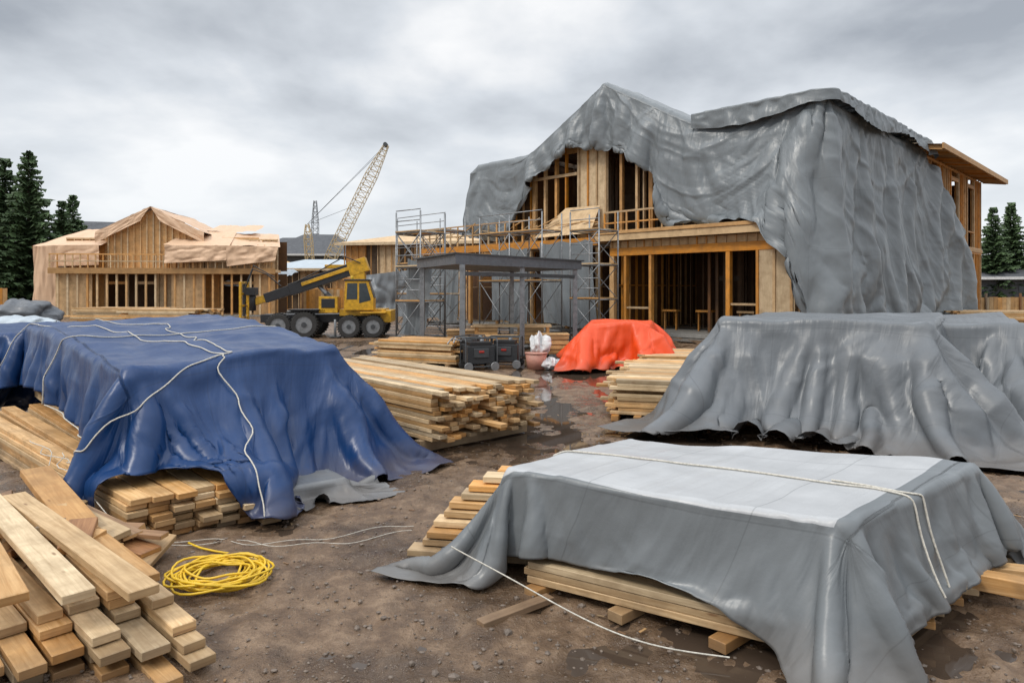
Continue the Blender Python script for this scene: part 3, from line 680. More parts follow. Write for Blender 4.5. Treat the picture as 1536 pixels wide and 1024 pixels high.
studwall(mb,-20,2.2,-8,2.2,.12,3.8,.6,openings=((2,3.4,.1,2.3),(7,8.6,.1,2.3)),mid=True)
mb.bb(-20,-8,2.9,2.96,.12,3.8,'wood_inner_shade')
for zr in (4.5,5.0): mb.bb(-20.2,-12,-.14,-.08,zr,zr+.06,'wood_pine')
for k in range(15): x=-20.2+k*.58; mb.bb(x,x+.06,-.14,-.07,4.03,5.05,'wood_pine')
for k in range(16):
    a=-20+k*.7; mb.beam((a,.3,4.3+U(0,.5)),(a+U(.6,1.6),.5,4.2+U(.2,1.1)),.06,.04,'wood_pine')
mb.make('porch_frame',HE)
def curtain(x0,x1,y,z0,z1,seed,par,mat='tarp_house'):
    n=int((x1-x0)/.03); m=40; xx=np.linspace(x0,x1,n)[:,None]; q=np.linspace(0,1,m)[None,:]
    ph=xx-x0+.5*q*fbm(xx*.6,q*1.2,seed,2)+0*q
    dd=(.10+.08*q)*ridge(ph*1.6,q*.4,seed+1,3.)+.06*ridge(ph*3.6,q*.8,seed+3,3.4)+.10*q*fbm(ph*.9,q*.7,seed+5,2)
    sw=.25*q**2*np.sin(seed*1.3)
    P=np.stack([xx+sw+0*q,y-dd,z1+(z0-z1)*q-.12*np.abs(np.sin((xx-x0)*2.4))*(1-q)+.25*q*fbm(xx*.8,q*0,seed+7,2)],-1)
    cloth_obj('hanging_tarp',P,mat,par,0)
curtain(-14.6,-12.2,-.2,.25,3.8,5,HE); curtain(-11.4,-8.3,-.25,.2,3.95,6,HE); curtain(-20.2,-17.0,-.2,.2,3.7,8,HE)
# ================================================================== SCAFFOLDS / CANOPY
def scaffold(name,loc,rot,w,d,h,lev,bays=1,par=None):
    mb=MB(); r=.027
    xs_=[w*k for k in range(bays+1)]
    for x in xs_:
        for y in (0,d): mb.cyl((x,y,0),(x,y,h+.7),r,mat='steel',n=8); mb.cyl((x,y,0),(x,y,.03),.08,mat='steel_dark',n=8)
    for k in range(lev+1):
        z=.25+(h-.25)*k/lev
        for x in xs_: mb.cyl((x,0,z),(x,d,z),r*.85,mat='steel',n=6)
        for y in (0,d): mb.cyl((0,y,z),(xs_[-1],y,z),r*.85,mat='steel',n=6); 
        if k: 
            for q in range(3): mb.box((xs_[-1]/2,.12+q*d*.36,z+.05),(xs_[-1],0,0),(0,d*.3,0),(0,0,.04),'wood_pine')
            for zz in(.4,.75): mb.cyl((0,0,z+zz),(xs_[-1],0,z+zz),r*.7,mat='steel',n=6)
        if k<lev:
            z2=.25+(h-.25)*(k+1)/lev
            for i in range(bays):
                for y in (0,d): mb.cyl((xs_[i],y,z),(xs_[i+1],y,z2),r*.6,mat='steel',n=6); mb.cyl((xs_[i+1],y,z),(xs_[i],y,z2),r*.6,mat='steel',n=6)
    return mb.make(name,None,0,loc,rot)
scaffold('scaffolding_tower',(-3.9,23.0,0),math.radians(-40),1.2,1.1,3.7,3)
scaffold('scaffolding_tower',(2.1,24.6,0),math.radians(-45),1.3,1.1,3.9,3)
scaffold('scaffolding_tower',(-1.3,27.5,0),math.radians(-45),1.7,1.1,4.0,2,2)
scaffold('scaffolding_tower',(-5.2,31.0,0),math.radians(-45),1.7,1.1,4.3,3,2)
SC=empty('scaffold_sheeting',(-3.9,23.0,0),math.radians(-40)); curtain(-.05,1.25,.55,.15,2.9,18,SC,'tarp_house')
ce=empty('flat_canopy')
mb=MB(); A,B_,C_,D_=V((-1.35,16.3,0)),V((2.1,20.6,0)),V((.0,24,0)),V((-2.7,19.4,0))
def slab(mb,P,z0,z1,mat):
    for z,rev in ((z0,1),(z1,0)): mb.poly([p+Z*z for p in (P[::-1] if rev else P)],mat)
    for k in range(len(P)): a,b=P[k],P[(k+1)%len(P)]; mb.poly([a+Z*z0,b+Z*z0,b+Z*z1,a+Z*z1],mat)
slab(mb,[A,B_,C_,D_],2.42,2.66,'canopy_sheet'); slab(mb,[A-V((.04,.08,0)),B_+V((.08,0,0)),C_+V((0,.1,0)),D_-V((.1,0,0))],2.663,2.70,'steel_dark')
mb.make('canopy_roof',ce)
mb=MB()
for p in (A+V((.15,.2,0)),B_+V((-.2,.0,0)),C_+V((0,-.3,0)),D_+V((.15,0,0)),(A+B_)/2+V((-.1,.1,0))): mb.box(p+Z*1.21,(0,0,2.41),(.13,0,0),(0,.13,0),'steel'); mb.box(p+Z*.02,(.3,0,0),(0,.3,0),(0,0,.03),'steel_dark')
mb.beam(A+V((.15,.2,2.2)),B_+V((-.2,0,2.2)),.06,.1,'steel_dark'); mb.make('canopy_posts',ce)
mb=MB(); mb.box((.0,19.3,.8),(2.2,0,0),(0,.7,0),(0,0,.06),'wood_pine')
for x in(-1,1):
    for y in(19.05,19.55): mb.box((x,y,.39),(0,0,.78),(.08,0,0),(0,.08,0),'wood_pine')
mb.box((.0,19.3,.35),(2.0,0,0),(0,.6,0),(0,0,.04),'wood_pine'); mb.make('timber_workbench')
for cx,cy in ((-1.5,20.5),(1.1,18.7),(-.3,17.9),(-.9,22.5),(.6,22.2)):
    mb=MB(); mb.box((cx,cy,.32),(.8,0,0),(0,.6,0),(0,0,.5),'wood_frame')
    for q in range(4): mb.box((cx,cy-.32,.13+q*.13),(.86,0,0),(0,.03,0),(0,0,.09),'wood_pine')
    mb.box((cx,cy,.6),(.9,0,0),(0,.66,0),(0,0,.03),'wood_ply'); mb.make('wooden_crate')
def generator(loc,rot):
    mb=MB(); mb.box((0,0,.36),(.62,0,0),(0,.46,0),(0,0,.38),'dark_plastic'); mb.box((0,0,.59),(.5,0,0),(0,.4,0),(0,0,.1),'black_paint'); mb.box((.0,-.24,.4),(.34,0,0),(0,.03,0),(0,0,.2),'steel_dark'); mb.box((.0,-.262,.43),(.12,0,0),(0,.012,0),(0,0,.05),'red_paint')
    for x in(-.36,.36):
        mb.tube([(x,-.26,.08),(x,-.26,.66),(x,-.2,.72),(x,.2,.72),(x,.26,.66),(x,.26,.08)],.018,'steel_dark'); 
    for y in(-.26,.26): mb.tube([(-.36,y,.1),(.36,y,.1)],.018,'steel_dark'); mb.tube([(-.36,y*.77,.72),(.36,y*.77,.72)],.016,'steel_dark')
    for x in (-.3,.3): mb.cyl((x,-.31,.1),(x,-.25,.1),.1,mat='rubber',n=16,capmat='steel'); mb.cyl((x,.25,.1),(x,.31,.1),.1,mat='rubber',n=16)
    mb.cyl((.1,.1,.62),(.1,.1,.68),.05,mat='steel'); mb.tube([(-.4,0,.66),(-.62,0,.72),(-.72,0,.6)],.018,'steel')
    return mb.make('portable_generator',None,.01,loc,rot)
generator((-.75,15.4,0),.3); generator((-.15,15.9,0),-.15); generator((-1.0,16.1,0),1.1)
def blob(name,loc,s,mat,seed,amp=.25):
    n=40;m=24; th=np.linspace(0,2*np.pi,n,endpoint=False); ph_=np.linspace(.02,np.pi-.02,m); TH,PH_=np.meshgrid(th,ph_,indexing='ij')
    r=1+amp*fbm(3+2.2*np.cos(TH)*np.sin(PH_)*1.5+5,3+2.2*np.sin(TH)*np.sin(PH_)+PH_*1.5,seed,4,.6)
    Pq=np.stack([r*np.sin(PH_)*np.cos(TH)*s[0],r*np.sin(PH_)*np.sin(TH)*s[1],np.maximum(r*np.cos(PH_)*s[2],-s[2]*.75)+s[2]*.75],-1)
    Pq=np.concatenate([Pq,Pq[:1]],0); ob,_=cloth_obj(name,Pq,mat,None,1); ob.location=loc; return ob
blob('white_material_bag',(.62,15.9,.3),(.26,.22,.26),'white_bag',4,.9)
blob('white_material_bag',(.9,15.6,0.),(.25,.2,.14),'white_bag',6,.9)
blob('crumpled_tarp_heap',(1.35,15.5,0),(.42,.3,.13),'tarp_white',8,1.)
mb=MB(); mb.cyl((.55,15.6,0),(.55,15.6,.36),.2,.25,'bucket_pink',20); mb.cyl((.55,15.6,.355),(.55,15.6,.375),.262,.262,'bucket_pink',20); mb.make('plastic_tub')
# ================================================================== TELEHANDLER
VE=empty('telescopic_boom_handler',(-7.75,26.6,0),math.radians(4))
def wheel(mb,x,y,r,w):
    prof=[(r*.62,-w/2),(r*.94,-w/2),(r,-w*.32),(r,w*.32),(r*.94,w/2),(r*.62,w/2)]; n=28; i0=len(mb.v)
    for k in range(n):
        a=2*math.pi*k/n
        for (rr,yy) in prof: mb.v.append((x+rr*math.cos(a),y+yy,r+rr*math.sin(a)))
    for k in range(n):
        for q in range(len(prof)-1): mb.face((i0+k*6+q,i0+((k+1)%n)*6+q,i0+((k+1)%n)*6+q+1,i0+k*6+q+1),'rubber',sm=q not in(0,4))
    for k in range(n): 
        a=2*math.pi*k/n; c=V((x+r*1.005*math.cos(a),y,r+r*1.005*math.sin(a))); mb.box(c,(0,w*.9,0),V((math.cos(a),0,math.sin(a)))*.05,V((-math.sin(a),0,math.cos(a)))*.045,'rubber')
    mb.cyl((x,y-w*.42,r),(x,y+w*.42,r),r*.63,mat='steel',n=20); mb.cyl((x,y-w*.5,r),(x,y-w*.3,r),r*.2,mat='steel_dark',n=14)
mb=MB()
for x,r in ((-.1,.50),(-1.05,.46),(2.45,.42),(1.55,.42)):
    for y in (-.95,.95): wheel(mb,x,y,r,.36)
mb.make('wheels',VE)
mb=MB(); Yp='yellow_paint'; K='black_paint'
mb.box((.6,0,.72),(4.9,0,0),(0,1.1,0),(0,0,.3),K,); mb.box((2.0,-.55,.95),(1.7,0,0),(0,.5,0),(0,0,.25),Yp); mb.box((2.0,.55,.95),(1.7,0,0),(0,.5,0),(0,0,.25),Yp)
mb.box((.0,-.6,1.02),(1.3,0,0),(0,.6,0),(0,0,.12),K); mb.box((.75,-.55,1.25),(.7,0,0),(0,.7,0),(0,0,.62),Yp); mb.box((.75,-.906,1.3),(.5,0,0),(0,.02,0),(0,0,.35),K)
mb.box((2.9,0,.8),(.4,0,0),(0,1.8,0),(0,0,.45),Yp); mb.box((2.75,0,.5),(.12,0,0),(0,2.2,0),(0,0,.14),K)
for y in(-1.1,1.1): mb.cyl((1.05,y,.7),(1.05,y,.06),.05,mat='steel'); mb.box((1.05,y,.04),(.4,0,0),(0,.3,0),(0,0,.05),K)
mb.box((-.1,-.95,1.06),(1.1,0,0),(0,.42,0),(0,0,.05),K); mb.box((2.45,-.95,.95),(.95,0,0),(0,.42,0),(0,0,.05),Yp)
mb.make('chassis',VE,.03)
mb=MB(); c0=[(1.35,1.05),(2.45,1.05),(2.45,1.5),(2.25,2.15),(1.4,2.15)]
y0,y1=-.98,-.28; n=len(c0)
for y,rev in ((y0,0),(y1,1)): mb.poly([(x,y,z) for x,z in (c0 if not rev else c0[::-1])],Yp)
for k in range(n): a=c0[k];b=c0[(k+1)%n]; mb.poly([(a[0],y1,a[1]),(b[0],y1,b[1]),(b[0],y0,b[1]),(a[0],y0,a[1])],Yp)
mb.poly([(1.45,-.985,1.45),(1.85,-.985,1.45),(1.85,-.985,2.06),(1.48,-.985,2.06)],'glass'); mb.poly([(1.92,-.985,1.3),(2.36,-.985,1.42),(2.18,-.985,2.06),(1.92,-.985,2.06)],'glass')
mb.poly([(2.465,-.9,1.52),(2.465,-.35,1.52),(2.27,-.35,2.1),(2.27,-.9,2.1)],'glass'); mb.poly([(1.38,-.35,1.4),(1.34,-.9,1.4),(1.39,-.9,2.06),(1.39,-.35,2.06)],'glass')
mb.box((1.83,-.63,2.18),(.95,0,0),(0,.78,0),(0,0,.06),K); mb.cyl((1.6,-.6,2.2),(1.6,-.6,2.34),.06,mat='hose_yellow'); mb.make('cab',VE,.015)
mb=MB(); p0=V((1.85,.1,2.75)); p1=V((-2.5,.1,1.25)); u=(p1-p0).normalized()
mb.beam(p0,p0+u*2.9,.42,.46,K); mb.beam(p0+u*2.85,p0+u*3.9,.34,.36,K); mb.beam(p0+u*3.85,p1,.27,.28,Yp)
mb.beam(p0-u*.25,p0+u*.5,.52,.56,Yp); mb.box((1.75,.1,2.1),(.5,0,0),(0,.5,0),(0,0,1.3),Yp); mb.box((1.1,.1,2.72),(1.3,0,0),(0,.3,0),(0,0,.14),Yp)
mb.beam(p0+u*.4+V((0,-.24,.05)),p0+u*2.4+V((0,-.24,.05)),.03,.14,Yp)
mb.cyl((.9,.1,1.2),p0+u*1.9,.08,mat='steel'); mb.cyl((.9,.1,1.2),V((.9,.1,1.2)).lerp(p0+u*1.9,.5),.12,mat=K)
mb.tube([p0+V((0,-.3,.1)),p0+V((-.6,-.35,.35)),p0+u*1.6+V((0,-.3,.35)),p0+u*2.6+V((0,-.3,.2))],.025,K)
mb.make('boom',VE,.02)
mb=MB()
for y in(-.45,.45,.0): mb.box((-2.62,y,1.35),(0,0,1.5),(.09,0,0),(0,.09,0),Yp if y else K)
for z in (.75,1.2,1.65,2.08): mb.box((-2.62,0,z),(0,1.0,0),(.08,0,0),(0,0,.08),Yp)
for y in(-.35,.35): mb.box((-3.15,y,.62),(1.1,0,0),(0,.13,0),(0,0,.05),'steel_dark')
mb.tube([(-2.5,-.2,1.9),(-2.2,-.3,2.6),(-1.7,-.2,2.4),(-1.2,-.1,1.95)],.025,K); mb.tube([(-2.6,.2,2.05),(-2.3,.1,2.75),(-1.5,.1,2.3)],.025,K); mb.cyl((-2.3,0,1.0),(-2.3,0,1.7),.13,mat=K)
mb.box((-2.35,0,1.75),(.4,0,0),(0,.5,0),(0,0,.3),K); mb.make('fork_carriage',VE,.01)
# ================================================================== LEFT HOUSE
LE=empty('timber_frame_house',(-24.3,46,0),math.radians(6))
mb=MB(); W='wood_frame'
mb.bb(-7.6,7.9,0,11,0,.1,'concrete')
for z0,z1 in ((.1,3.0),(3.2,5.4)):
    studwall(mb,-6.2,1.6,7.9,1.6,z0,z1,.5,mat='wood_ply',openings=((2.6,3.9,z0+.1,z0+2.1),(4.6,6.0,z0+.1,z0+2.1),(10.2,12.8,z0+.1,z0+2.1)))
    for a,b_ in ((-6.2,-3.7),(-.2,2.6),(2.6,4.0),(6.8,7.9)): mb.bb(a,b_,1.68,1.74,z0,z1,'wood_ply')
    mb.bb(-6.2,7.9,4.5,4.56,z0,z1,'wood_inner_shade')
for x in np.arange(-6,8,.62): mb.bb(x,x+.12,-.02,.1,.1,3.0,'wood_ply')
mb.bb(-6.2,-3.9,.25,.3,.1,3.0,'wood_ply'); mb.bb(1.2,3.4,.25,.3,.1,3.0,'wood_ply'); mb.bb(6.6,8,.25,.3,.1,3.0,'wood_ply')
mb.bb(-6.4,8.1,-.15,1.6,3.0,3.2,'wood_ply'); mb.bb(-6.45,8.15,-.22,-.155,2.9,3.28,W)
mb.bb(-6.4,8.1,-.2,-.12,4.15,4.23,'wood_ply'); mb.bb(-6.4,8.1,-.2,-.13,3.7,3.76,'wood_ply')
for x in np.arange(-6.4,8.1,.48): mb.bb(x,x+.07,-.19,-.11,3.28,4.2,'wood_ply')
mb.bb(1.0,3.2,.3,.36,3.2,4.9,'wood_ply'); mb.bb(3.3,7.9,.5,.56,3.3,4.8,'wood_ply')
for x in np.arange(1,8,.45): mb.bb(x,x+.07,.2,.28,3.2,4.9,'wood_ply')
mb.poly([(-3.4,1.2,3.2),(2.6,1.2,3.2),(2.6,1.2,5.9),(-.35,1.2,7.35),(-3.4,1.2,5.9)],'wood_ply')
for x in np.arange(-3.3,2.6,.42): mb.bb(x,x+.08,1.1,1.18,3.2,7.2-abs(x+.35)*.5,'wood_ply')
mb.make('timber_walls',LE)
def sheet(par,name,c,mat='tarp_peach',n=40,m=24,amp=.05,seed=1):
    c=[np.array(q,float) for q in c]; s,t_=np.meshgrid(np.linspace(0,1,n),np.linspace(0,1,m),indexing='ij'); s=s[...,None];t_=t_[...,None]
    P=(c[0]*(1-s)+c[1]*s)*(1-t_)+(c[3]*(1-s)+c[2]*s)*t_
    nn=np.cross(c[1]-c[0],c[3]-c[0]); nn/=np.linalg.norm(nn); L=np.linalg.norm(c[1]-c[0])
    w=fbm(s[...,0]*L*1.3,t_[...,0]*1.6,seed,3,.5)*amp*2+amp*.8*np.abs(np.sin(s[...,0]*L*2.0+fbm(s[...,0]*3,t_[...,0]*2,seed+9,2)*5))
    P=P+nn*w[...,None]; cloth_obj(name,P,mat,par,1,P)
sh=lambda *a,**k: sheet(LE,'plastic_sheet',*a,**k)
sh([(-3.9,.7,5.7),(-.35,.7,7.5),(-.35,9,7.5),(-3.9,9,5.7)],seed=1); sh([(-.35,.7,7.5),(3.2,.7,5.75),(3.2,9,5.75),(-.35,9,7.5)],seed=2)
sh([(-7.8,.5,4.7),(-3.4,.4,4.8),(-3.4,5,6.4),(-6.2,4.5,6.2)],seed=3); sh([(.9,-.4,4.75),(5.2,-.4,4.75),(4.7,3,6.0),(1.5,3,6.0)],seed=4); sh([(5.0,-.3,4.75),(8.5,-.3,4.7),(7.2,5,6.0),(4.6,3,5.9)],seed=5)
sh([(2.5,3,6.0),(6,3,6.0),(5.4,8,6.9),(2.0,8,6.9)],seed=6); sh([(-7.9,6,4.6),(-7.9,.5,4.7),(-6.2,4.4,6.2),(-6.7,7,6.2)],seed=7)
sh([(-7.9,7,.3),(-7.75,.9,.3),(-7.75,.55,4.75),(-7.9,7,4.7)],seed=8,amp=.12); sh([(-7.75,.55,.3),(-6.3,.55,.4),(-6.2,.45,4.8),(-7.75,.5,4.72)],seed=10,amp=.12)
sh([(1.0,-.45,3.6),(5.0,-.45,3.8),(5.1,-.42,4.8),(1.,-.42,4.8)],seed=11,amp=.08); sh([(-3.9,.65,5.0),(-1.0,.65,6.5),(-.35,.68,7.5),(-3.9,.65,5.75)],seed=12,amp=.05); sh([(.3,.65,6.5),(3.2,.65,5.0),(3.2,.65,5.75),(-.35,.68,7.5)],seed=13,amp=.05)
sh([(5,-.4,3.4),(8.2,-.4,3.8),(8.4,-.35,4.75),(5,-.4,4.8)],seed=14,amp=.08); sh([(-6.3,.4,3.4),(-3.5,.4,3.5),(-3.5,.38,4.85),(-6.3,.38,4.8)],seed=15,amp=.06)
# ================================================================== BACK HOUSES
def house_far(loc,rot,w,d,h,mat_roof,rh=1.2,frame=True,name='timber_frame_house'):
    e=empty(name,loc,rot); mb=MB()
    mb.bb(-w/2,w/2,.3,d,0,h,'wall_grey' if not frame else 'wood_inner_shade')
    if frame:
        hs=h/2
        for z0,z1 in((0,hs-.2),(hs,h)):
            studwall(mb,-w/2,0,w/2,0,z0,z1,.6,mat='wood_ply')
            for k in range(int(w/3)): a=-w/2+k*3; mb.bb(a+.1,a+1.9,.12,.2,z0,z1,'wood_ply')
            studwall(mb,w/2+.1,.1,w/2+.1,d,z0,z1,.6,mat='wood_frame')
        mb.bb(-w/2-.1,w/2+.2,-.15,-.06,hs-.2,hs,'wood_frame')
    else:
        for k in range(int(w/3)): a=-w/2+.8+k*3; mb.bb(a,a+1.2,.24,.296,h*.35,h*.75,'glass'); mb.bb(a-.08,a+1.28,.26,.292,h*.35-.08,h*.35-.005,'white_bag')
    mb.make('walls',e); mb=MB(); o=.6
    a,b,c,dd=(-w/2-o,-o,h),(w/2+o,-o,h),(w/2+o,d+o,h),(-w/2-o,d+o,h); r0=(-w/2+d*.45,d/2,h+rh); r1=(w/2-d*.45,d/2,h+rh)
    mb.poly([a,b,r1,r0],mat_roof); mb.poly([b,c,r1],mat_roof); mb.poly([c,dd,r0,r1],mat_roof); mb.poly([dd,a,r0],mat_roof); mb.poly([a,dd,c,b],'wood_inner_shade')
    mb.bb(-w/2-o,w/2+o,-o-.05,-o-.005,h-.2,h+.03,'wood_ply' if frame else 'white_bag'); mb.make('roof',e)
house_far((-8.2,56,0),math.radians(-12),12,9,5.7,'wood_ply',1.1)
house_far((-4,66,0),0,12,9,6.4,'roof_grey',1.4)
house_far((-24.5,84,0),.1,12,9,6.2,'roof_grey',2.8,False,'grey_house'); house_far((-31,92,0),-.1,12,9,6.6,'roof_grey',2.6,False,'grey_house')
house_far((-70,112,0),.3,16,10,8.5,'roof_grey',5,False,'grey_house'); house_far((-60,105,0),.3,16,10,8.5,'roof_grey',4,False,'grey_house')
house_far((-18.5,64,0),0,9,6,3.8,'tarp_white',1.0); house_far((-25.5,70,0),.1,8,6,4.0,'wood_ply',1.0)
house_far((-55,75,0),.2,10,8,4.2,'roof_grey',1.6,False,'grey_house')
house_far((44,58,0),-.3,9,7,2.9,'roof_grey',1.1,False,'grey_house'); house_far((62,80,0),-.1,14,9,4,'roof_grey',2,False,'grey_house')
sheet(None,'white_roof_tarp',[(-22,50,1.9),(-17.5,50,2.2),(-17,55,3.2),(-21,55,3.3)],'tarp_white',amp=.2,seed=33)
sheet(None,'grey_hanging_tarp',[(-9.2,42,.2),(-6,41,.2),(-6,41,3.0),(-9.2,42,2.7)],'tarp_grey',amp=.2,seed=35)
def fence(p0,p1,h,mat='wood_frame',name='site_fence'):
    mb=MB(); p0=V(p0);p1=V(p1);L=(p1-p0).length;u=(p1-p0)/L;n=int(L/.3)
    for k in range(n): 
        p=p0+u*(k*.3+.15); mb.box(p+Z*(h/2+U(0,.06)),(0,0,h),u*.28,u.cross(Z)*.03,mat)
    for k in range(int(L/2.4)+1): mb.box(p0+u*k*2.4+Z*(h/2+.15)+u.cross(Z)*.1,(0,0,h+.3),u*.1,u.cross(Z)*.1,'wood_old')
    mb.make(name)
fence((-44,44,0),(-33,45,0),1.9); fence((26,44,0),(48,46,0),1.3,'wood_pine'); fence((-16.5,54,0),(-8,50,0),1.8)
blob('covered_material_heap',(-24.5,34,0),(1.7,1.1,.7),'canopy_sheet',14,.5); blob('covered_material_heap',(-21.8,30.5,0),(1.3,1.,.35),'tarp_white',15,.5)
# ================================================================== CRANE
CE=empty('lattice_boom_crane')
def lattice(mb,a,b,w,n,r,mat):
    a=V(a);b=V(b);u=(b-a).normalized(); sx=u.cross(V((0,1,0))).normalized(); sy=V((0,1,0))
    def c(k,t): 
        ww=w*(.35+.65*min(1,t*6,(1-t)*4+.1)); return a.lerp(b,t)+sx*ww*(.5 if k in(0,1) else -.5)+sy*ww*(.5 if k in(0,3) else -.5)
    for i in range(n):
        for k in range(4):
            mb.cyl(c(k,i/n),c(k,(i+1)/n),r,mat=mat,n=5,caps=False); mb.cyl(c(k,i/n),c((k+1)%4,(i+1)/n),r*.6,mat=mat,n=4,caps=False); mb.cyl(c(k,i/n),c((k+1)%4,i/n),r*.6,mat=mat,n=4,caps=False)
mb=MB(); tip=V((-14.7,80,18.8)); foot=V((-22.4,80,3.2)); lattice(mb,foot,tip,1.2,26,.045,'crane_yellow'); mb.cyl(tip+V((-.1,-.4,0)),tip+V((-.1,.4,0)),.25,mat='steel_dark'); mb.make('boom',CE)
mb=MB(); gan=V((-24,80,9.5)); lattice(mb,(-23.5,80,2.6),gan,.8,8,.05,'crane_yellow')
for q in (-.3,.3): mb.cyl(tip+V((0,q,0)),gan,.022,mat='steel_dark',n=4); mb.cyl(foot.lerp(tip,.55),gan,.02,mat='steel_dark',n=4)
mb.make('gantry_and_cables',CE)
mb=MB(); mb.box((-24,80,2.6),(5,0,0),(0,3,0),(0,0,2.0),'crane_yellow'); mb.box((-24,80,1.3),(3,0,0),(0,2,0),(0,0,.6),'black_paint')
for y in(-1.8,1.8): mb.box((-24,80+y,.55),(6,0,0),(0,.8,0),(0,0,1.1),'rubber')
mb.make('crane_body',CE,.1)
mb=MB(); lattice(mb,(-34.6,120,0),(-34.6,120,17.5),1.0,18,.06,'steel'); mb.make('lattice_mast')
# ================================================================== TREES
def conifer(h,seed):
    random.seed(seed); mb=MB(); mb.cyl((0,0,0),(0,0,h*.97),h*.017,.02,'bark',8); nl=int(h*5.5)
    for L in range(nl):
        f=L/nl; z=h*(.04+.95*f); R=h*.25*(1-f)**.85*(.66+.52*random.random())+.12; nb=9 if f<.8 else 6
        for b in range(nb):
            if random.random()<.08: continue
            a=U(0,6.283); r=R*U(.6,1.12); dr=U(.18,.45)*(1-f*.6)
            d=V((math.cos(a),math.sin(a),0)); sd=V((-math.sin(a),math.cos(a),0))
            if r>1: mb.cyl((0,0,z),d*r*.8+Z*(z-dr*r*.7),.03,.01,'bark',3,False)
            n=max(4,int(r*5.5))
            for q in range(n):
                t=(q+.6)/n; c=d*(r*t)+Z*(z-dr*r*t*t+.15*r*t**3); wd=.16*r*(1.1-t)+.15; ln=U(.22,.42)
                for s_ in (-1,1):
                    e=c+sd*s_*wd*U(.7,1.3)+d*ln*.6-Z*U(.05,.34); m_=c+d*ln+Z*U(-.08,.06); i=len(mb.v)
                    mb.v+= [tuple(c-d*.12+Z*.05),tuple(e),tuple(m_)]; mb.face((i,i+1,i+2),'needles')
    return mb.make('pine_tree')
protos={}
def tree(kind,x,y,s,rz):
    if kind not in protos: o=conifer(*kind); protos[kind]=o
    else: o=bpy.data.objects.new('pine_tree',protos[kind].data); scene.collection.objects.link(o)
    o.location=(x,y,0); o.scale=(s,s,s); o.rotation_euler[2]=rz
A1=(14,1);A2=(14,2);A3=(14,3)
tree(A1,-42.5,60,1.02,0); tree(A2,-46.0,62,1.0,2); tree(A3,-44.6,58,.78,1); tree(A1,-49,60,.95,3); tree(A2,-40.9,62,.72,4); tree(A3,-43.5,56,.6,4)
tree(A1,-52,66,.9,5); tree(A2,-48,57,.7,1); tree(A3,-42.5,66,.8,2)
tree(A2,42.3,60,.66,1); tree(A3,44.6,61,.7,2); tree(A1,46.5,59,.74,3); tree(A2,49,62,.6,2); tree(A1,43.5,66,.55,1); tree(A3,51,60,.7,2)
random.seed(5)
mb=MB()
for i in range(9000):
    x=U(-190,190); y=170+U(0,20); hh=(5+5*(vnoise(np.array([x*.09]),np.array([3.]),4)[0]+.5)+3*(vnoise(np.array([x*.5]),np.array([9.]),5)[0])); z=hh*random.random()**.6
    c=V((x,y,z)); i0=len(mb.v); s=U(.7,1.6)
    mb.v+= [tuple(c+V((-s,0,-s*.6))),tuple(c+V((s,U(-1,1),-s*.6))),tuple(c+V((U(-.4,.4),0,s)))]; mb.face((i0,i0+1,i0+2),'far_foliage')
mb.make('distant_treeline')
# ================================================================== SKY / LIGHT / CAMERA
w=bpy.data.worlds.new('World'); scene.world=w; w.use_nodes=True; nt=w.node_tree; nt.nodes.clear()
N=lambda t,**k:(lambda n:[setattr(n,a,b) for a,b in k.items()] and n or n)(nt.nodes.new(t)); Lk=nt.links.new
out=N('ShaderNodeOutputWorld'); sky=N('ShaderNodeTexSky',sky_type='NISHITA'); sky.sun_disc=False; sky.sun_elevation=math.radians(46); sky.sun_rotation=math.radians(235)
b1=N('ShaderNodeBackground'); b1.inputs[1].default_value=.08; Lk(sky.outputs[0],b1.inputs[0])
tc=N('ShaderNodeTexCoord'); sp=N('ShaderNodeSeparateXYZ'); Lk(tc.outputs['Generated'],sp.inputs[0])
zc=N('ShaderNodeMath',operation='MAXIMUM'); Lk(sp.outputs[2],zc.inputs[0]); zc.inputs[1].default_value=0
za=N('ShaderNodeMath',operation='ADD'); Lk(zc.outputs[0],za.inputs[0]); za.inputs[1].default_value=.26
cx=N('ShaderNodeMath',operation='DIVIDE'); Lk(sp.outputs[0],cx.inputs[0]); Lk(za.outputs[0],cx.inputs[1])
cy=N('ShaderNodeMath',operation='DIVIDE'); Lk(sp.outputs[1],cy.inputs[0]); Lk(za.outputs[0],cy.inputs[1])
cb=N('ShaderNodeCombineXYZ'); Lk(cx.outputs[0],cb.inputs[0]); Lk(cy.outputs[0],cb.inputs[1])
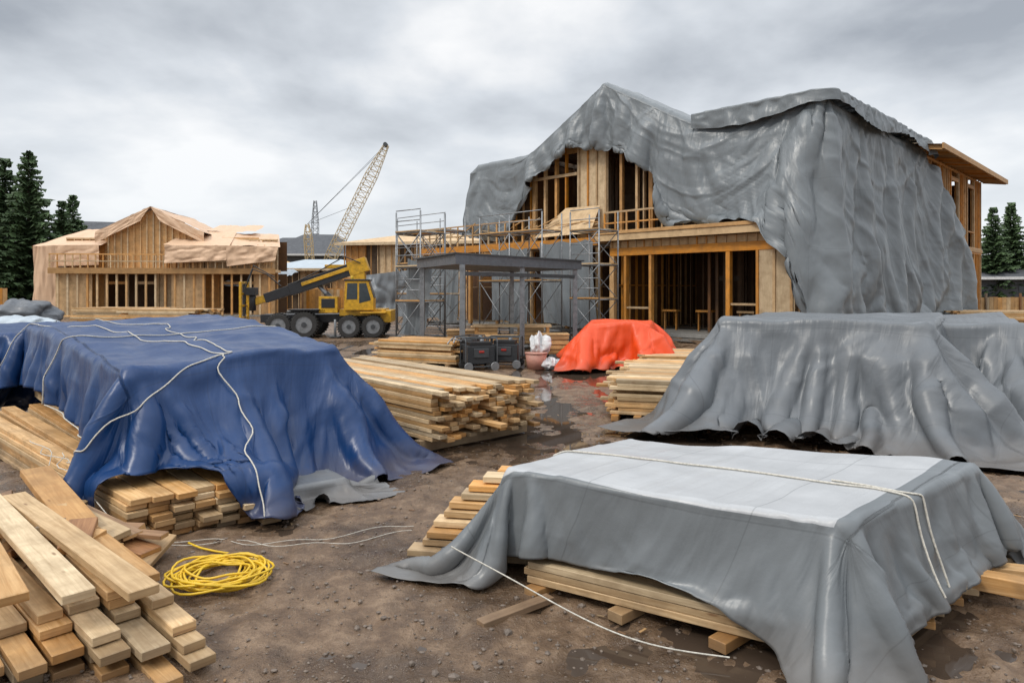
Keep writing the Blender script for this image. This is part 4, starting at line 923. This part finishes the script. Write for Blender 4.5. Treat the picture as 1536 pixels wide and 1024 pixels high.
n1=N('ShaderNodeTexNoise'); n1.inputs['Scale'].default_value=1.15; n1.inputs['Detail'].default_value=7; n1.inputs['Roughness'].default_value=.5; n1.inputs['Distortion'].default_value=.1; Lk(cb.outputs[0],n1.inputs['Vector'])
r=N('ShaderNodeValToRGB'); Lk(n1.outputs[0],r.inputs[0]); e=r.color_ramp.elements; e[0].position=.34; e[0].color=(.42,.455,.505,1); e[1].position=.60; e[1].color=(1.1,1.1,1.1,1); x=e.new(.48); x.color=(.74,.78,.83,1)
hz=N('ShaderNodeMapRange'); Lk(sp.outputs[2],hz.inputs[0]); hz.inputs[1].default_value=.0; hz.inputs[2].default_value=.30; hz.inputs[3].default_value=.85; hz.inputs[4].default_value=0
mx=N('ShaderNodeMix',data_type='RGBA'); Lk(hz.outputs[0],mx.inputs[0]); Lk(r.outputs[0],mx.inputs[6]); mx.inputs[7].default_value=(.92,.96,1.0,1)
zs=N('ShaderNodeMapRange'); Lk(sp.outputs[2],zs.inputs[0]); zs.inputs[1].default_value=.42; zs.inputs[2].default_value=.9; zs.inputs[3].default_value=1.0; zs.inputs[4].default_value=2.5
b2=N('ShaderNodeBackground'); Lk(mx.outputs[2],b2.inputs[0]); Lk(zs.outputs[0],b2.inputs[1])
ms=N('ShaderNodeMixShader'); ms.inputs[0].default_value=.9; Lk(b1.outputs[0],ms.inputs[1]); Lk(b2.outputs[0],ms.inputs[2]); Lk(ms.outputs[0],out.inputs[0])
sl=bpy.data.lights.new('sun','SUN'); sl.energy=1.5; sl.angle=math.radians(11); sl.color=(1,.94,.85); so=bpy.data.objects.new('sun',sl); scene.collection.objects.link(so)
az=math.radians(235); el=math.radians(46); dv=V((math.sin(az)*math.cos(el),math.cos(az)*math.cos(el),math.sin(el))); so.rotation_euler=dv.to_track_quat('Z','Y').to_euler(); so.location=(0,0,50)
cam=bpy.data.cameras.new('camera'); co=bpy.data.objects.new('camera',cam); scene.collection.objects.link(co); co.location=(0,0,1.8); co.rotation_euler=(math.radians(90),0,0)
cam.lens=24; cam.sensor_width=36; cam.shift_y=-77/1536; cam.clip_end=3000; cam.clip_start=.05; scene.camera=co
